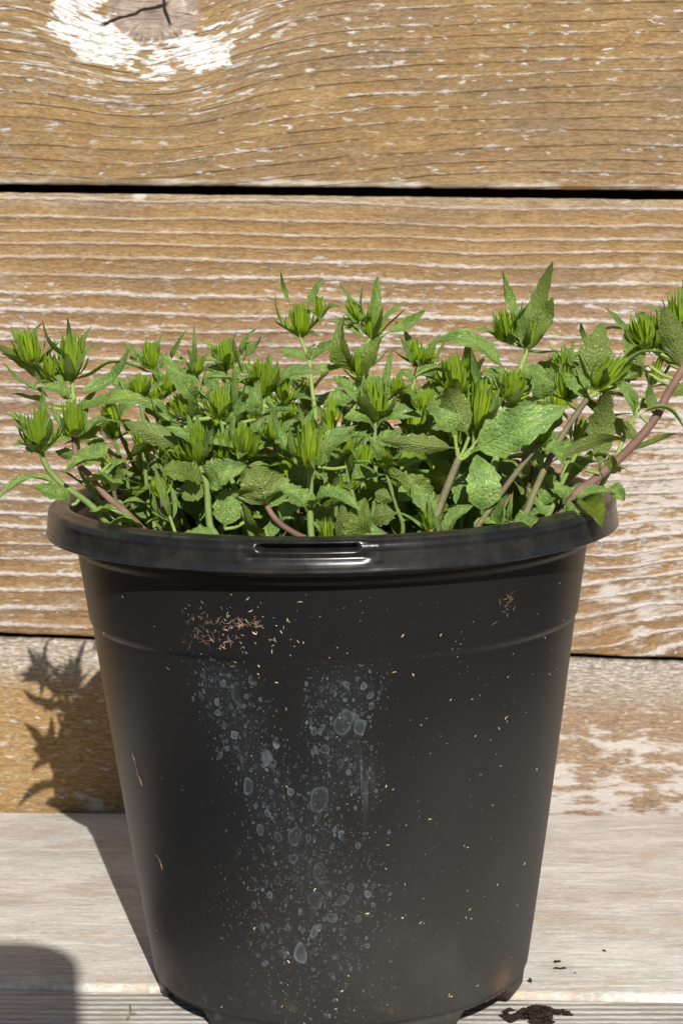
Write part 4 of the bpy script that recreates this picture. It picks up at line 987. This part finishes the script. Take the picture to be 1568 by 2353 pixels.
# ------------------------------------------------------------------ small things on the deck
M_CRUMB = plain('damp_soil_crumb', (0.030, 0.021, 0.015), 0.95, 600, 0.6, 0.15)
def crumb_mesh(name, px, py, rx, ry, hz, n, seed, label, cat, group=None, zf=0.0, grain=0.07):
    rn = random.Random(seed); c = at_floor(px, py, zf); V, Fc = [], []
    for _ in range(n):
        a_ = rn.uniform(0, 6.28); q = rn.random() ** 0.6
        x, y = c.x + rx * q * math.cos(a_), c.y + ry * q * math.sin(a_)
        if n > 100 and (mnoise.noise(Vector((x * 1.8, y * 1.8, seed))) + 0.25 * mnoise.noise(Vector((x * 6, y * 6, seed))) < -0.34 + 0.75 * (q - 0.45) + (0.5 if x - c.x > 0.5 and y < c.y else 0)): continue
        s = grain * rn.uniform(0.5, 1.6); z = zf + s * 0.35 + hz * (1 - q) * rn.random()
        b = len(V)
        for (dx, dy, dz) in ((1, 0, 0), (-1, 0, 0), (0, 1, 0), (0, -1, 0), (0, 0, 1), (0, 0, -1)):
            V.append((x + dx * s * rn.uniform(0.6, 1.5), y + dy * s * rn.uniform(0.6, 1.3), max(zf + 0.002, z + dz * s * rn.uniform(0.4, 0.8))))
        for f in ((0, 2, 4), (2, 1, 4), (1, 3, 4), (3, 0, 4), (2, 0, 5), (1, 2, 5), (3, 1, 5), (0, 3, 5)): Fc.append(tuple(b + i for i in f))
    return tag(mesh_obj(name, V, Fc, M_CRUMB, None, smooth=False), label, cat, group)
crumb_mesh('soil_clump', 1232, 2334, 1.05, 0.95, 0.22, 1500, 3, 'ragged dark clump of spilled soil on the deck beside the pot foot', 'soil', zf=-0.16, grain=0.05)
crumb_mesh('soil_crumb', 1278, 2210, 0.10, 0.10, 0.05, 6, 5, 'upright dark soil crumb on the rear deck board, just behind a flatter one', 'soil', 'loose soil crumbs', 0.0, 0.05)
crumb_mesh('soil_crumb', 1284, 2226, 0.16, 0.05, 0.05, 9, 6, 'flat dark soil crumb with a trail of grains on the rear deck board', 'soil', 'loose soil crumbs', 0.0, 0.05)
crumb_mesh('soil_crumb', 1386, 2185, 0.08, 0.04, 0.03, 4, 7, 'lone small soil crumb on the rear deck board, farthest from the pot', 'soil', 'loose soil crumbs', 0.0, 0.05)
crumb_mesh('soil_crumb', 1318, 2236, 0.25, 0.04, 0.02, 7, 8, 'thin trail of fine soil grains on the rear deck board', 'soil', 'loose soil crumbs', 0.0, 0.025)
crumb_mesh('soil_crumb', 1218, 2258, 0.10, 0.12, 0.20, 9, 9, 'small dark fibrous soil bit caught against the pot foot', 'soil', None, 0.0, 0.05)
p0, p1 = at_floor(293, 2345, -0.155), at_floor(299, 2310, -0.155)
V, Fc, _ = tube([p0 + Vector((0, 0, .03)), (p0 + p1) / 2 + Vector((0.04, 0, .045)), p1 + Vector((0, 0, .03))], 0.035, 0.03, 6)
tag(mesh_obj('straw_bit', V, Fc, plain('dull_straw', (0.30, 0.25, 0.13)), None), 'short straw fragment lying on the front deck board', 'straw')

# unseen slab added behind the viewer to cast a person's shadow on the bench
g0 = at_floor(188, 2330); s_ = (g0.y + 67.5) / math.cos(R(SUN_AZ))
xr = g0.x + s_ * math.sin(R(SUN_AZ)); gt = at_floor(60, 2166); zt = (gt.y + 67.5) / math.cos(R(SUN_AZ)) * math.tan(R(SUN_EL))
xl, rad = xr - 17.0, 1.7
outl = [(xl, -45.0), (xr, -45.0)] + [(xr - rad + rad * math.cos(R(k * 9)), zt - rad + rad * math.sin(R(k * 9))) for k in range(11)] + [(xl + rad - rad * math.sin(R(k * 9)), zt - rad + rad * math.cos(R(k * 9))) for k in range(11)]
V = [(x, -67.5, z) for x, z in outl] + [(x, -68.7, z) for x, z in outl]; n = len(outl)
Fc = [tuple(range(n)), tuple(reversed(range(n, 2 * n)))] + [(i, i + n, (i + 1) % n + n, (i + 1) % n) for i in range(n)]
tag(mesh_obj('viewer_shadow_slab', V, Fc, plain('grey_brown_slab', (0.12, 0.10, 0.085), 0.8, 60), None, smooth=False), 'added round-cornered slab out of view, standing in for the viewer to shade the deck', 'shadow caster')
